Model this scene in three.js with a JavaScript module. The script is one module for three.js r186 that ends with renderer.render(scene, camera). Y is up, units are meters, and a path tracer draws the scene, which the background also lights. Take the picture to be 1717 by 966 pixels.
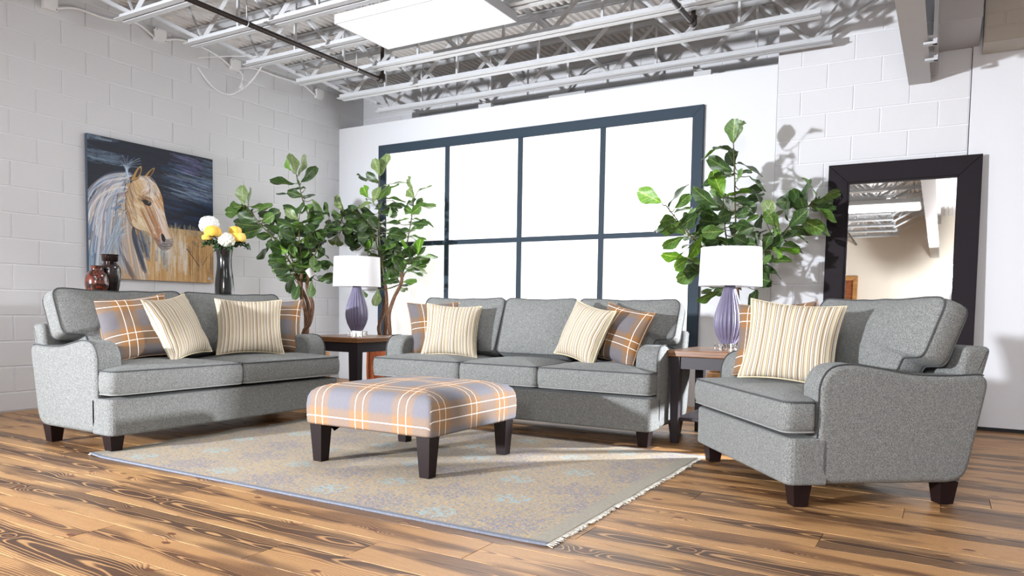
import * as THREE from 'three';
import { RoundedBoxGeometry } from 'three/addons/geometries/RoundedBoxGeometry.js';
import { mergeGeometries } from 'three/addons/utils/BufferGeometryUtils.js';
import { ImprovedNoise } from 'three/addons/math/ImprovedNoise.js';
import { RectAreaLightUniformsLib } from 'three/addons/lights/RectAreaLightUniformsLib.js';

// ---------------------------------------------------------------- camera, exposure, lights
const scene = new THREE.Scene();
const renderer = new THREE.WebGLRenderer({ antialias: true });
renderer.toneMapping = THREE.LinearToneMapping;
renderer.toneMappingExposure = 1.25;
renderer.shadowMap.enabled = true;
RectAreaLightUniformsLib.init();

const camera = new THREE.PerspectiveCamera(42.64, 1717 / 966, 0.05, 60);
camera.position.set(6.39, 0.8733, 6.6896);
camera.rotation.set(-0.05785, 0.53175, 0.01553, 'YXZ');
camera.setViewOffset(1717, 966, 0, -107.44, 1717, 966);   // lens shift of the photograph

scene.background = new THREE.Color(0x000000);             // the room is closed

function areaLight(name, color, intensity, w, h, pos, target) {
  const l = new THREE.RectAreaLight(color, intensity, w, h);
  l.name = name; l.position.set(...pos); l.lookAt(...target); l.castShadow = true; scene.add(l);
  return l;
}
const KEY_AT = [0.95, 1.52, 9.7], KEY_AIM = [4.4, 1.6, 0.6];
const SIDE_AT = [7.35, 1.3, 0.42], SIDE_AIM = [4.6, 0.3, 2.6];
const FILL_AT = [6.42, 2.08, 8.6], FILL_AIM = [4.6, 0.9, 2.0];
const key = new THREE.SpotLight(0xf3f7ff, 270, 0, 0.6, 0.6, 2);      // dish reflector: a cone with a soft rim
key.name = 'key_strobe_light'; key.position.set(...KEY_AT); key.target.position.set(...KEY_AIM); key.castShadow = true; key.shadow.radius = 7; key.shadow.mapSize.set(2048, 2048);
scene.add(key, key.target);
const side = new THREE.SpotLight(0xf5f8ff, 125, 0, 0.4, 0.5, 2);
side.name = 'side_strobe_light'; side.position.set(...SIDE_AT); side.target.position.set(...SIDE_AIM); side.castShadow = true; side.shadow.radius = 5; side.shadow.mapSize.set(2048, 2048);
scene.add(side, side.target);
const BOUNCE_AT = [6.9, 1.5, 8.0], BOUNCE_AIM = [5.4, 3.4, 9.6];
areaLight('bounce_strobe_light', 0xf2f6ff, 680, 0.24, 0.24, BOUNCE_AT, BOUNCE_AIM);   // aimed at the rear wall and roof behind the camera
areaLight('fill_dish_light', 0xf4f6ff, 100, 0.5, 0.5, FILL_AT, FILL_AIM);
// 2 x 4 ft LED ceiling panels: one in view, the others of the same row behind the camera
const PANELS = [[2.97, 2.22], [3.2, 5.87], [5.36, 6.47], [7.6, 3.47]];
for (const [px, pz] of PANELS) areaLight('panel_light', 0xf6f9ff, 9, 1.16, 0.54, [px, 2.962, pz], [px, 0, pz]);
// the frosted panes of the set window glow softly
areaLight('window_light', 0xffffff, 1.6, 3.58, 2.07, [2.54, 1.59, 0.045], [2.54, 1.59, 5]);

// ---------------------------------------------------------------- helpers
let seed = 7;
const rnd = () => { seed = (seed + 0x6D2B79F5) | 0; let t = Math.imul(seed ^ (seed >>> 15), 1 | seed); t = (t + Math.imul(t ^ (t >>> 7), 61 | t)) ^ t; return ((t ^ (t >>> 14)) >>> 0) / 4294967296; };
const rr = (a, b) => a + (b - a) * rnd();
const V3 = (x, y, z) => new THREE.Vector3(x, y, z);
const V2 = (x, y) => new THREE.Vector2(x, y);
const noise = new ImprovedNoise();
const N3 = (x, y, z = 0) => noise.noise(x, y, z);
const clamp = (x, a = 0, b = 1) => Math.min(b, Math.max(a, x));
const sstep = (a, b, x) => { const t = clamp((x - a) / (b - a)); return t * t * (3 - 2 * t); };
const mix = (a, b, t) => a + (b - a) * t;
const mixC = (a, b, t) => [mix(a[0], b[0], t), mix(a[1], b[1], t), mix(a[2], b[2], t)];
const names = new Map();
function numbered(n) { const k = names.get(n) || 0; names.set(n, k + 1); return k ? `${n}_${String(k).padStart(3, '0')}` : n; }
function mesh(name, geo, mat, parent) {
  const m = new THREE.Mesh(geo, mat); m.name = parent ? name : numbered(name);
  m.castShadow = m.receiveShadow = true; (parent || scene).add(m); return m;
}
function thing(name, label, category, pos = [0, 0, 0], turn = 0, group) {
  const g = new THREE.Group(); g.name = numbered(name); g.position.set(...pos); g.rotation.y = turn;
  g.userData = { label, category }; if (group) g.userData.group = group; scene.add(g); return g;
}
function structure(name, geo, mat) {
  const o = geo ? new THREE.Mesh(geo, mat) : new THREE.Group(); o.name = name; o.userData = { kind: 'structure' };
  o.castShadow = o.receiveShadow = true; scene.add(o); return o;
}
const box = (x0, x1, y0, y1, z0, z1) => new THREE.BoxGeometry(x1 - x0, y1 - y0, z1 - z0).translate((x0 + x1) / 2, (y0 + y1) / 2, (z0 + z1) / 2);
const rbox = (w, h, d, r = 0.005, s = 2) => new RoundedBoxGeometry(w, h, d, s, r);
function merge(list) { return mergeGeometries(list.map((g) => { const n = g.index ? g.toNonIndexed() : g; for (const k of Object.keys(n.attributes)) if (!['position', 'normal', 'uv'].includes(k)) n.deleteAttribute(k); return n; })); }
function bar(a, b, w, h = w) {           // rectangular bar between two points
  const d = V3().subVectors(b, a), L = d.length(), g = new THREE.BoxGeometry(w, h, L);
  g.applyQuaternion(new THREE.Quaternion().setFromUnitVectors(V3(0, 0, 1), d.normalize()));
  return g.translate((a.x + b.x) / 2, (a.y + b.y) / 2, (a.z + b.z) / 2);
}
function tube(pts, r, rad = 8, seg = 0, closed = false, tens = 0.5) {
  const c = new THREE.CatmullRomCurve3(pts.map((p) => (p.isVector3 ? p : V3(...p))), closed, 'centripetal', tens);
  return new THREE.TubeGeometry(c, seg || pts.length * 6, r, rad, closed);
}
function polyTube(pts, r, rad = 6, closed = true) {   // tube that keeps every corner of a sampled outline
  const n = pts.length, pos = [], nor = [], uv = [], idx = [], T = V3(), N = V3(), B = V3();
  for (let i = 0; i < n; i++) {
    const a = closed ? pts[(i + n - 1) % n] : pts[Math.max(0, i - 1)], b = closed ? pts[(i + 1) % n] : pts[Math.min(n - 1, i + 1)];
    T.subVectors(b, a).normalize();
    if (!i) N.set(0.13, 1, 0.21).addScaledVector(T, -V3(0.13, 1, 0.21).dot(T)).normalize(); else N.addScaledVector(T, -N.dot(T)).normalize();
    B.crossVectors(T, N);
    for (let j = 0; j < rad; j++) { const q = j / rad * Math.PI * 2, x = Math.cos(q), y = Math.sin(q), d = V3().addScaledVector(N, x).addScaledVector(B, y); pos.push(pts[i].x + d.x * r, pts[i].y + d.y * r, pts[i].z + d.z * r); nor.push(d.x, d.y, d.z); uv.push(i / n, j / rad); }
  }
  // a closed ring may come back turned about its axis: find the matching start
  let off = 0; if (closed) { let best = 9; for (let k = 0; k < rad; k++) { const d = Math.hypot(nor[k * 3] - nor[(n - 1) * rad * 3], nor[k * 3 + 1] - nor[(n - 1) * rad * 3 + 1], nor[k * 3 + 2] - nor[(n - 1) * rad * 3 + 2]); if (d < best) { best = d; off = k; } } }
  for (let i = 0; i < (closed ? n : n - 1); i++) for (let j = 0; j < rad; j++) { const w = i === n - 1, a = i * rad + j, b = i * rad + (j + 1) % rad, i2 = (i + 1) % n, c = i2 * rad + (j + (w ? off : 0)) % rad, d = i2 * rad + (j + 1 + (w ? off : 0)) % rad; idx.push(a, b, c, b, d, c); }
  const g = new THREE.BufferGeometry(); g.setAttribute('position', new THREE.Float32BufferAttribute(pos, 3)); g.setAttribute('normal', new THREE.Float32BufferAttribute(nor, 3)); g.setAttribute('uv', new THREE.Float32BufferAttribute(uv, 2)); g.setIndex(idx); return g;
}
function taperTube(pts, r0, r1, rad = 7, seg = 20) {
  const c = new THREE.CatmullRomCurve3(pts.map((p) => V3(...p)), false, 'centripetal');
  const g = new THREE.TubeGeometry(c, seg, 1, rad, false), pos = g.attributes.position;
  for (let i = 0; i <= seg; i++) {
    const ctr = c.getPointAt(i / seg), r = mix(r0, r1, i / seg);
    for (let j = 0; j <= rad; j++) { const k = i * (rad + 1) + j; const v = V3().fromBufferAttribute(pos, k).sub(ctr).multiplyScalar(r).add(ctr); pos.setXYZ(k, v.x, v.y, v.z); }
  }
  return g;
}
function metreUV(g, s = 1, rot = 0) {    // uv in metres, projected along the main axis of each face
  const n = g.index ? g.toNonIndexed() : g, p = n.attributes.position, uv = new Float32Array(p.count * 2);
  const a = V3(), b = V3(), c = V3(), e = V3(), f = V3();
  for (let i = 0; i < p.count; i += 3) {
    a.fromBufferAttribute(p, i); b.fromBufferAttribute(p, i + 1); c.fromBufferAttribute(p, i + 2);
    e.subVectors(b, a).cross(f.subVectors(c, a)); const x = Math.abs(e.x), y = Math.abs(e.y), z = Math.abs(e.z);
    [a, b, c].forEach((v, k) => {
      let u, w; if (y >= x && y >= z) { u = v.x; w = v.z; } else if (x >= z) { u = v.z; w = v.y; } else { u = v.x; w = v.y; }
      uv[(i + k) * 2] = (rot ? w : u) * s; uv[(i + k) * 2 + 1] = (rot ? u : w) * s;
    });
  }
  n.setAttribute('uv', new THREE.BufferAttribute(uv, 2)); return n;
}
function dataTex(w, h, fn, srgb = true, wrap = true) {
  const d = new Uint8Array(w * h * 4);
  for (let y = 0; y < h; y++) for (let x = 0; x < w; x++) { const c = fn(x, y), i = (y * w + x) * 4; d[i] = clamp(c[0], 0, 255); d[i + 1] = clamp(c[1], 0, 255); d[i + 2] = clamp(c[2], 0, 255); d[i + 3] = 255; }
  const t = new THREE.DataTexture(d, w, h); t.magFilter = THREE.LinearFilter; t.minFilter = THREE.LinearMipmapLinearFilter; t.generateMipmaps = true;
  if (srgb) t.colorSpace = THREE.SRGBColorSpace;
  if (wrap) t.wrapS = t.wrapT = THREE.RepeatWrapping;
  t.needsUpdate = true; return t;
}
function canvasTex(w, h, draw) {
  const c = document.createElement('canvas'); c.width = w; c.height = h; draw(c.getContext('2d'), w, h);
  const t = new THREE.CanvasTexture(c); t.colorSpace = THREE.SRGBColorSpace; t.wrapS = t.wrapT = THREE.RepeatWrapping; t.anisotropy = 8; return t;
}
const std = (o) => new THREE.MeshStandardMaterial(o);
const phy = (o) => new THREE.MeshPhysicalMaterial(o);

// ---------------------------------------------------------------- materials
const grainTex = dataTex(256, 256, (x, y) => { const v = 128 + 50 * N3(x / 4, y / 4, 1) + 45 * N3(x / 11, y / 11, 5) + 40 * (rnd() - 0.5); return [v, v, v]; }, false);
grainTex.repeat.set(3, 3);
const M = {
  blockPaint: std({ color: 0xd6d7d9, roughness: 0.62, bumpMap: grainTex, bumpScale: 0.0012 }),
  joint: std({ color: 0xe0e1e3, roughness: 0.75 }),
  whitePaint: std({ color: 0xdcdee1, roughness: 0.6 }),
  creamPaint: std({ color: 0xe2d8c8, roughness: 0.7 }),
  tanBlock: std({ color: 0xb5aea2, roughness: 0.7, bumpMap: grainTex, bumpScale: 0.001 }),
  steelWhite: std({ color: 0xbec0c2, roughness: 0.45 }),
  boxWhite: std({ color: 0xeeeeee, roughness: 0.5 }),
  deck: std({ color: 0xdfdddb, roughness: 0.6 }),
  galv: std({ color: 0xa9abab, roughness: 0.42, metalness: 0.5 }),
  girder: std({ color: 0xb4b2b0, roughness: 0.55 }),
  blackPipe: std({ color: 0x2a1f19, roughness: 0.4, metalness: 0.3 }),
  black: std({ color: 0x0c0c0d, roughness: 0.6 }),
  frameBlue: phy({ color: 0x2f3d49, roughness: 0.6, specularIntensity: 0.5 }),
  pane: std({ color: 0xf2f2f2, roughness: 0.28, emissive: 0xffffff, emissiveIntensity: 0.55 }),
  ledFace: std({ color: 0xffffff, roughness: 0.5, emissive: 0xffffff, emissiveIntensity: 2.2 }),
  darkWood: phy({ color: 0x1d1010, roughness: 0.5, specularIntensity: 0.5 }),
  mirrorFrame: phy({ color: 0x191218, roughness: 0.62, specularIntensity: 0.4 }),
  mirror: std({ color: 0xf1f1ee, roughness: 0.015, metalness: 1 }),
  blackCeramic: phy({ color: 0x0d1012, roughness: 0.16, clearcoat: 0.8, clearcoatRoughness: 0.08 }),
  shade: phy({ color: 0xf3f3f3, roughness: 0.95, transmission: 0.15, thickness: 0, side: THREE.DoubleSide }),
  lampGlaze: phy({ color: 0x6c6780, roughness: 0.42, clearcoat: 0.25, clearcoatRoughness: 0.4 }),
  lampCollar: std({ color: 0x5d566e, roughness: 0.6 }),
  crystal: phy({ color: 0xffffff, roughness: 0.02, transmission: 1, thickness: 0.03, ior: 1.5 }),
  chrome: std({ color: 0xd8d8d8, roughness: 0.12, metalness: 1 }),
};
// tweed of the seating: flecks of light, charcoal, blue-grey and brown yarn
const tweedCols = [[144, 146, 143], [128, 131, 129], [106, 109, 107], [72, 74, 75], [118, 113, 105], [172, 172, 167], [97, 104, 105]];
const tweedRaw = new Uint8Array(512 * 512); for (let i = 0; i < tweedRaw.length; i++) { const r = rnd(); tweedRaw[i] = r < 0.24 ? 0 : r < 0.46 ? 1 : r < 0.64 ? 2 : r < 0.75 ? 3 : r < 0.86 ? 4 : r < 0.93 ? 5 : 6; }
const tw = (x, y) => { const q = (((x + (y >> 1)) >> 1) & 255), p = ((y >> 1) & 255); return tweedCols[tweedRaw[(p * 2) * 512 + q * 2]]; };
const tweedMap = dataTex(512, 512, (x, y) => { const c = tw(x, y), k = 0.9 + 0.2 * (((x + y) >> 1) & 1) - 0.06 * rnd(); return [c[0] * k, c[1] * k, c[2] * k]; });
const tweedBump = dataTex(512, 512, (x, y) => { const v = 90 + 110 * (((x + y) >> 1) & 1) + 40 * rnd(); return [v, v, v]; }, false);
for (const t of [tweedMap, tweedBump]) { t.repeat.set(2.2, 2.2); t.anisotropy = 8; }
M.tweed = phy({ map: tweedMap, bumpMap: tweedBump, bumpScale: 0.0012, roughness: 0.95, sheen: 0.25, sheenRoughness: 0.6, sheenColor: new THREE.Color(0xb8bcbc) });
M.welt = std({ color: 0x484a4b, roughness: 0.95 });
M.weltLight = std({ color: 0x8a8c8a, roughness: 0.95 });

// plaid: rust and lavender-grey blocks with paired white lines, repeat 0.265 m
function plaidTex(rustA, greyA, P = 0.265) {
  const S = 512, yarn = (t) => {                               // t: 0..1 in the repeat; 0 = between the white lines
    const d = Math.min(t, 1 - t) * P;                      // metres from the pair's middle
    return { line: 1 - sstep(0.0016, 0.003, Math.abs(d - 0.026)), rust: 1 - sstep(0.05, 0.082, d) };
  };
  return dataTex(S, S, (x, y) => {
    const a = yarn(x / S), b = yarn(y / S), over = ((x >> 1) + (y >> 1)) & 1, n = 1 + 0.16 * (rnd() - 0.5) + 0.05 * N3(x / 3, y / 40, 2);
    let c = mixC(mixC(greyA, rustA, a.rust), mixC(greyA, rustA, b.rust), over ? 0.35 : 0.65);
    c = [c[0] * n, c[1] * n, c[2] * n];
    const l = clamp(a.line * 0.95 + b.line * 0.95); return mixC(c, [244, 240, 232], l);
  });
}
const plaidOttoman = plaidTex([162, 125, 90], [122, 121, 128], 0.29), plaidPillow = plaidTex([142, 101, 61], [106, 102, 105]);
plaidOttoman.repeat.set(1 / 0.29, 1 / 0.29); plaidPillow.repeat.set(1 / 0.265, 1 / 0.265);
for (const t of [plaidOttoman, plaidPillow]) t.anisotropy = 8;
M.plaidOttoman = std({ map: plaidOttoman, bumpMap: tweedBump, bumpScale: 0.0005, roughness: 0.92 });
M.plaidPillow = std({ map: plaidPillow, bumpMap: tweedBump, bumpScale: 0.0005, roughness: 0.92 });
M.plaidWelt = std({ color: 0x9a7f66, roughness: 0.95 });

// striped cotton: one repeat 0.105 m
const stripeDef = [[0, 10, [233, 224, 200]], [10, 13, [166, 134, 90]], [13, 20, [221, 204, 170]], [20, 23, [104, 96, 104]], [23, 31, [240, 236, 224]], [31, 36, [192, 158, 108]], [36, 39, [240, 232, 212]], [39, 42, [92, 86, 100]], [42, 47, [214, 194, 158]], [47, 56, [240, 235, 218]], [56, 59, [172, 138, 92]], [59, 66, [224, 210, 180]], [66, 69, [100, 94, 106]], [69, 76, [190, 162, 118]], [76, 84, [242, 238, 226]], [84, 88, [174, 144, 100]], [88, 94, [230, 220, 196]], [94, 97, [112, 102, 108]], [97, 105, [216, 198, 162]]];
const stripeTex = dataTex(420, 128, (x, y) => { const m = x / 4, s = stripeDef.find((d) => m >= d[0] && m < d[1]) || stripeDef[0], n = 0.82 + 0.09 * rnd() + 0.03 * (y & 1); return [s[2][0] * n, s[2][1] * n, s[2][2] * n]; });
stripeTex.repeat.set(1 / 0.105, 8); stripeTex.anisotropy = 8;
M.stripe = std({ map: stripeTex, roughness: 0.9 });
M.stripeWelt = std({ color: 0xd8c9a6, roughness: 0.95 });

// scorched pine boards
function pineTex(sd) {
  const W = 1536, H = 136, LM = 2.4, WM = 0.208, o = sd * 17.3;
  const d0 = mix(0.012, 0.06, (sd * 0.37) % 1), slope = ((sd % 3) - 1) * 0.012, c0 = (((sd * 0.61) % 1) - 0.5) * 0.1, sp = 0.0062 + 0.003 * ((sd * 0.53) % 1);
  const burn0 = ((sd * 0.71) % 1) * 0.5, red = ((sd * 0.29) % 1);
  const knots = []; for (let i = 0; i < 2 + (sd % 3); i++) knots.push([0.2 + ((sd * 0.41 + i * 0.618) % 1) * 2, (((sd * 0.77 + i * 0.41) % 1) - 0.5) * 0.15, 0.011 + 0.009 * ((sd * 0.3 + i * 0.7) % 1)]);
  return dataTex(W, H, (x, y) => {
    const X = x / W * LM, Y = (y / H - 0.5) * WM;
    const d = Math.abs(d0 + slope * X + 0.03 * N3(X * 1.1 + o, sd) + 0.008 * N3(X * 4 + o, sd + 3)), yc = c0 + 0.05 * N3(X * 0.7 + o, sd + 9.5);
    let r = Math.hypot(d * 1.3, Y - yc) + 0.0024 * N3(X * 4 + o, Y * 22, sd) + 0.0006 * N3(X * 14, Y * 60, o);
    let kn = 0, kr = 0;
    for (const k of knots) { const q = Math.hypot((X - k[0]) / 1.9, Y - k[1]); r += 1.5 * k[2] * Math.exp(-Math.pow(q / (k[2] * 2.1), 2)); if (q < k[2] * 0.85) { kn = 1 - sstep(k[2] * 0.55, k[2] * 0.85, q); kr = q; } }
    const f = r / sp, t = f - Math.floor(f);
    const thinDark = sstep(0.55, 0.8, t) * (1 - sstep(0.92, 1, t)), thinLight = sstep(0.0, 0.12, t) * (1 - sstep(0.22, 0.42, t));
    const flat = 1 - sstep(0.012, 0.05, Math.abs(Y - yc) - 0.4 * d);      // heart of the cathedral takes the burn
    const burn = clamp(0.1 + burn0 * 0.7 + 0.42 * flat + 0.95 * N3(X * 1.4 + o, Y * 6 + o, 4) + 0.3 * N3(X * 5, Y * 20 + o, 8));
    const streak = 0.07 * N3(X * 9, Y * 420, o) + 0.09 * N3(X * 2.2, Y * 120, o + 5);
    const k = clamp(mix(thinDark * 0.55, 0.92 - 0.8 * thinLight, sstep(0.25, 0.75, burn)) + streak);
    let c = mixC([202, 157, 104], mixC([60, 38, 24], [82, 50, 28], red), k);
    c = mixC(c, [168, 110, 60], 0.2 * red * (1 - k) + 0.18 * clamp(N3(X * 1.2 + 40, Y * 9, o)));
    if (kn) c = mixC(c, mixC([122, 66, 36], [70, 36, 20], 0.5 + 0.5 * Math.sin(kr * 1400)), kn * 0.85);
    const g = 0.96 + 0.08 * rnd(); return [c[0] * g, c[1] * g, c[2] * g];
  }, true, true);
}
const pineMats = []; for (let i = 0; i < 10; i++) { const t = pineTex(i + 1); t.anisotropy = 8; pineMats.push(phy({ map: t, roughness: 0.44, clearcoat: 0.12, clearcoatRoughness: 0.35 })); }
// warm brown table top
const tableTex = dataTex(512, 512, (x, y) => { const X = x / 512, Y = y / 512, f = Math.hypot(0.05 + 0.03 * N3(X * 1.5, 2), Y - 0.5 + 0.06 * N3(X * 2, 7)) * 46 + 0.6 * N3(X * 4, Y * 30, 1), t = f - Math.floor(f); let c = mixC([138, 92, 52], [90, 57, 30], 0.55 * sstep(0.4, 0.95, t) + 0.25 * N3(X * 3, Y * 50, 3) + 0.15); if (Math.floor(Y * 5) !== Math.floor((Y + 0.004) * 5)) c = [60, 34, 20]; return c; });
M.tableTop = phy({ map: tableTex, roughness: 0.32, clearcoat: 0.35, clearcoatRoughness: 0.25 });
M.tableBase = std({ color: 0x231a20, roughness: 0.5 });
M.trunk = std({ map: dataTex(64, 256, (x, y) => { const n = N3(x / 7, y / 40, 1) + 0.6 * N3(x / 3, y / 9, 4); const c = mixC([118, 84, 60], [78, 50, 35], 0.5 + 0.6 * n); return N3(x / 5, y / 5, 9) > 0.42 ? [196, 170, 140] : c; }), roughness: 0.85 });
M.twig = std({ color: 0x5a5a34, roughness: 0.8 });
M.bark = std({ map: dataTex(256, 256, (x, y) => { const n = N3(x / 9, y / 60, 1) + 0.5 * N3(x / 3.5, y / 20, 6); return mixC([186, 96, 42], [96, 44, 18], clamp(0.45 + 0.7 * n)); }), roughness: 0.8 });
M.goldWood = std({ map: dataTex(256, 256, (x, y) => { const n = N3(x / 60, y / 22, 1) + 0.4 * N3(x / 20, y / 5, 6); return mixC([206, 152, 84], [120, 74, 32], clamp(0.4 + 0.7 * n)); }), roughness: 0.6 });
M.moss = std({ color: 0x6e6a45, roughness: 1 });
M.redVase = phy({ map: dataTex(256, 128, (x, y) => { const n = N3(x / 26, y / 14, 3) + 0.6 * N3(x / 8, y / 6, 8); return mixC([96, 40, 24], [34, 20, 18], sstep(-0.15, 0.35, n)); }), roughness: 0.2, clearcoat: 0.8, clearcoatRoughness: 0.1 });
M.brownVase = phy({ map: dataTex(128, 128, (x, y) => mixC([44, 26, 22], [20, 14, 15], sstep(-0.2, 0.3, N3(x / 4, y / 60, 3)))), roughness: 0.22, clearcoat: 0.7, clearcoatRoughness: 0.12 });
// ---------------------------------------------------------------- room shell
const RX = 9.8, ZB = -0.42, ZR = 10.4, HD = 3.5;    // right wall, back wall, rear wall, deck height
const PITCH = 0.208;
{
  const floor = structure('floor', box(-0.15, RX + 0.15, -0.12, -0.018, ZB - 0.15, ZR + 0.15), M.black);
  const cache = new Map();
  const board = (L, fl) => {
    const key = L.toFixed(2) + fl; if (cache.has(key)) return cache.get(key);
    const g = rbox(L - 0.002, 0.02, PITCH - 0.004, 0.002, 1), p = g.attributes.position, uv = g.attributes.uv;
    for (let i = 0; i < p.count; i++) { let u = (p.getX(i) / 2.4) + L / 4.8, v = p.getZ(i) / PITCH + 0.5; if (fl) { u = 1 - u; v = 1 - v; } uv.setXY(i, u, v); }
    g.translate(L / 2, -0.0102, 0); cache.set(key, g); return g;
  };
  const ends = { 24: 4.325, 22: 3.36, 15: 6.26, 5: 6.9 };        // board ends that the photograph shows
  for (let j = -1; j <= 50; j++) {
    const z = 5.0 - PITCH / 2 - PITCH * (24 - j), e = ends[j];     // board rows meet at z = 5.0
    let x = e === undefined ? -Math.round(rr(0, 12)) / 5 : e - 2.4 * Math.ceil(e / 2.4);
    while (x < RX - 0.02) {
      const L = e !== undefined && x < e ? 2.4 : [2.4, 2.4, 2.0, 1.6][Math.floor(rnd() * 4)];
      const a = Math.max(0, x), b = Math.min(RX, x + L); x += L; if (b - a < 0.03) continue;
      const q = mesh('plank', board(b - a, rnd() < 0.5 ? 0 : 1), pineMats[Math.floor(rnd() * pineMats.length)], floor);
      q.position.set(a, rr(-0.0008, 0.0), z);
    }
  }
}
const faceBlock = (w, h) => {                    // painted block face with eased edges, front towards +z
  const s = new THREE.Shape([V2(-w / 2, -h / 2), V2(w / 2, -h / 2), V2(w / 2, h / 2), V2(-w / 2, h / 2)]);
  const g = new THREE.ExtrudeGeometry(s, { depth: 0.012, bevelEnabled: true, bevelThickness: 0.004, bevelSize: 0.004, bevelOffset: -0.006, bevelSegments: 2, steps: 1 });
  return metreUV(g.translate(0, 0, -0.016));
};
const BW = 0.4064, BH = 0.2032, GAP = 0.0068;
const blockCache = new Map();
const blockGeo = (w, h) => { const k = w.toFixed(3) + '_' + h.toFixed(3); if (!blockCache.has(k)) blockCache.set(k, faceBlock(w - GAP, h - GAP)); return blockCache.get(k); };
// rows of blocks on a face: along() gives the place of (s, y) on the wall
function blockWork(wall, s0, s1, yLo, yHi, joint0, yBed, place, turn, mat = M.blockPaint, bw = BW, bh = BH) {
  let k = Math.floor((yLo - yBed) / bh);
  for (let y = yBed + k * bh; y < yHi - 0.01; y += bh, k++) {
    const a = Math.max(y, yLo), b = Math.min(y + bh, yHi); if (b - a < 0.02) continue;
    const off = joint0 + (Math.abs(k) % 2 ? bw / 2 : 0);
    let s = off - Math.ceil((off - s0) / bw) * bw;
    for (; s < s1 - 0.01; s += bw) {
      const p = Math.max(s, s0), q = Math.min(s + bw, s1); if (q - p < 0.03) continue;
      const m = mesh('block', blockGeo(q - p, b - a), mat, wall);
      m.position.set(...place((p + q) / 2, (a + b) / 2)); m.rotation.y = turn; m.position.addScaledVector(V3(Math.sin(turn), 0, Math.cos(turn)), rr(-0.0008, 0.0006));
    }
  }
}
{
  // left block wall, x = 0
  const wl = structure('wall_left', box(-0.2, -0.006, -0.05, 3.6, ZB - 0.1, ZR + 0.1), M.joint);
  blockWork(wl, ZB, 5.3, 0, HD, 3.441 + BW * 0.5, 3.1998 - 15 * BH, (s, y) => [0, y, s], Math.PI / 2);
  // back block wall, seen above the partition
  const wb = structure('wall_back', box(-0.2, RX + 0.1, -0.05, 3.6, ZB - 0.2, ZB - 0.006), M.joint);
  blockWork(wb, 0, 5.05, 2.55, HD, 0.2, 3.1998 - 15 * BH, (s, y) => [s, y, ZB], 0);
  // block pier that stands forward beside the partition
  const wp = structure('wall_back_pier', box(5.052, 6.466, -0.02, 3.55, ZB - 0.02, -0.006), M.joint);
  blockWork(wp, 5.052, 6.466, 0, HD, 5.2473, 3.1511 - 15 * BH, (s, y) => [s, y, 0], 0);
  structure('wall_back_right', box(6.472, RX + 0.05, 0.03, 3.55, ZB - 0.02, 0.012), M.whitePaint);
  const t = structure('trim_1', box(6.472, RX, 0.0, 0.03, -0.05, 0.0), M.black);
  structure('wall_right', box(RX, RX + 0.15, -0.05, 3.6, ZB - 0.2, ZR + 0.1), M.whitePaint);
  structure('wall_rear', box(-0.2, RX + 0.15, -0.05, 3.6, ZR, ZR + 0.15), M.creamPaint);
  // smooth partition with the set window
  structure('wall_partition', box(0.0, 5.0515, 0.0, 3.0, -0.09, 0.0), M.whitePaint);
  // corrugated roof deck, flutes running towards the camera
  const prof = []; for (let x = 0; x < RX + 0.05; x += 0.068) prof.push([x, HD + 0.003], [x + 0.024, HD + 0.003], [x + 0.034, HD + 0.026], [x + 0.058, HD + 0.026]);
  const sh = new THREE.Shape(prof.map((p) => V2(...p)).concat([V2(RX + 0.1, HD + 0.2), V2(-0.1, HD + 0.2)]));
  structure('ceiling', new THREE.ExtrudeGeometry(sh, { depth: ZR - ZB + 0.3, bevelEnabled: false, steps: 1 }).translate(0, 0, ZB - 0.15), M.deck);
}
{
  // set window: slate frame, eight frosted panes
  const w = structure('window_1');
  const x0 = 0.645, x1 = 4.43, y0 = 0.46, y1 = 2.735, F = 0.1, f = 0.05, xs = [1.61, 2.53, 3.45], ym = 1.595;
  const mitre = (pts) => new THREE.ExtrudeGeometry(new THREE.Shape(pts.map((p) => V2(...p))), { depth: 0.036, bevelEnabled: true, bevelSize: 0.002, bevelOffset: -0.002, bevelThickness: 0.002, bevelSegments: 1 });
  mesh('frame_head', mitre([[x0, y1], [x0 + F, y1 - F], [x1 - F, y1 - F], [x1, y1]]), M.frameBlue, w);
  mesh('frame_sill', mitre([[x0, y0], [x1, y0], [x1 - F, y0 + F], [x0 + F, y0 + F]]), M.frameBlue, w);
  mesh('frame_jamb', mitre([[x0, y0], [x0 + F, y0 + F], [x0 + F, y1 - F], [x0, y1]]), M.frameBlue, w);
  mesh('frame_jamb', mitre([[x1, y0], [x1, y1], [x1 - F, y1 - F], [x1 - F, y0 + F]]), M.frameBlue, w);
  const cols = [x0 + F, ...xs, x1 - F], rowsY = [y0 + F, ym, y1 - F];
  for (const x of xs) mesh('mullion', box(x - f / 2, x + f / 2, y0 + F, y1 - F, 0.0, 0.03), M.frameBlue, w);
  for (let i = 0; i < 4; i++) mesh('glazing_bar', box(cols[i] + (i ? f / 2 : 0), cols[i + 1] - (i < 3 ? f / 2 : 0), ym - f / 2, ym + f / 2, 0.0, 0.028), M.frameBlue, w);
  for (let i = 0; i < 4; i++) for (let j = 0; j < 2; j++) mesh('pane', box(cols[i] + (i ? f / 2 : 0), cols[i + 1] - (i < 3 ? f / 2 : 0), rowsY[j] + (j ? f / 2 : 0), rowsY[j + 1] - (j ? 0 : f / 2), 0.001, 0.012), M.pane, w);
}
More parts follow.
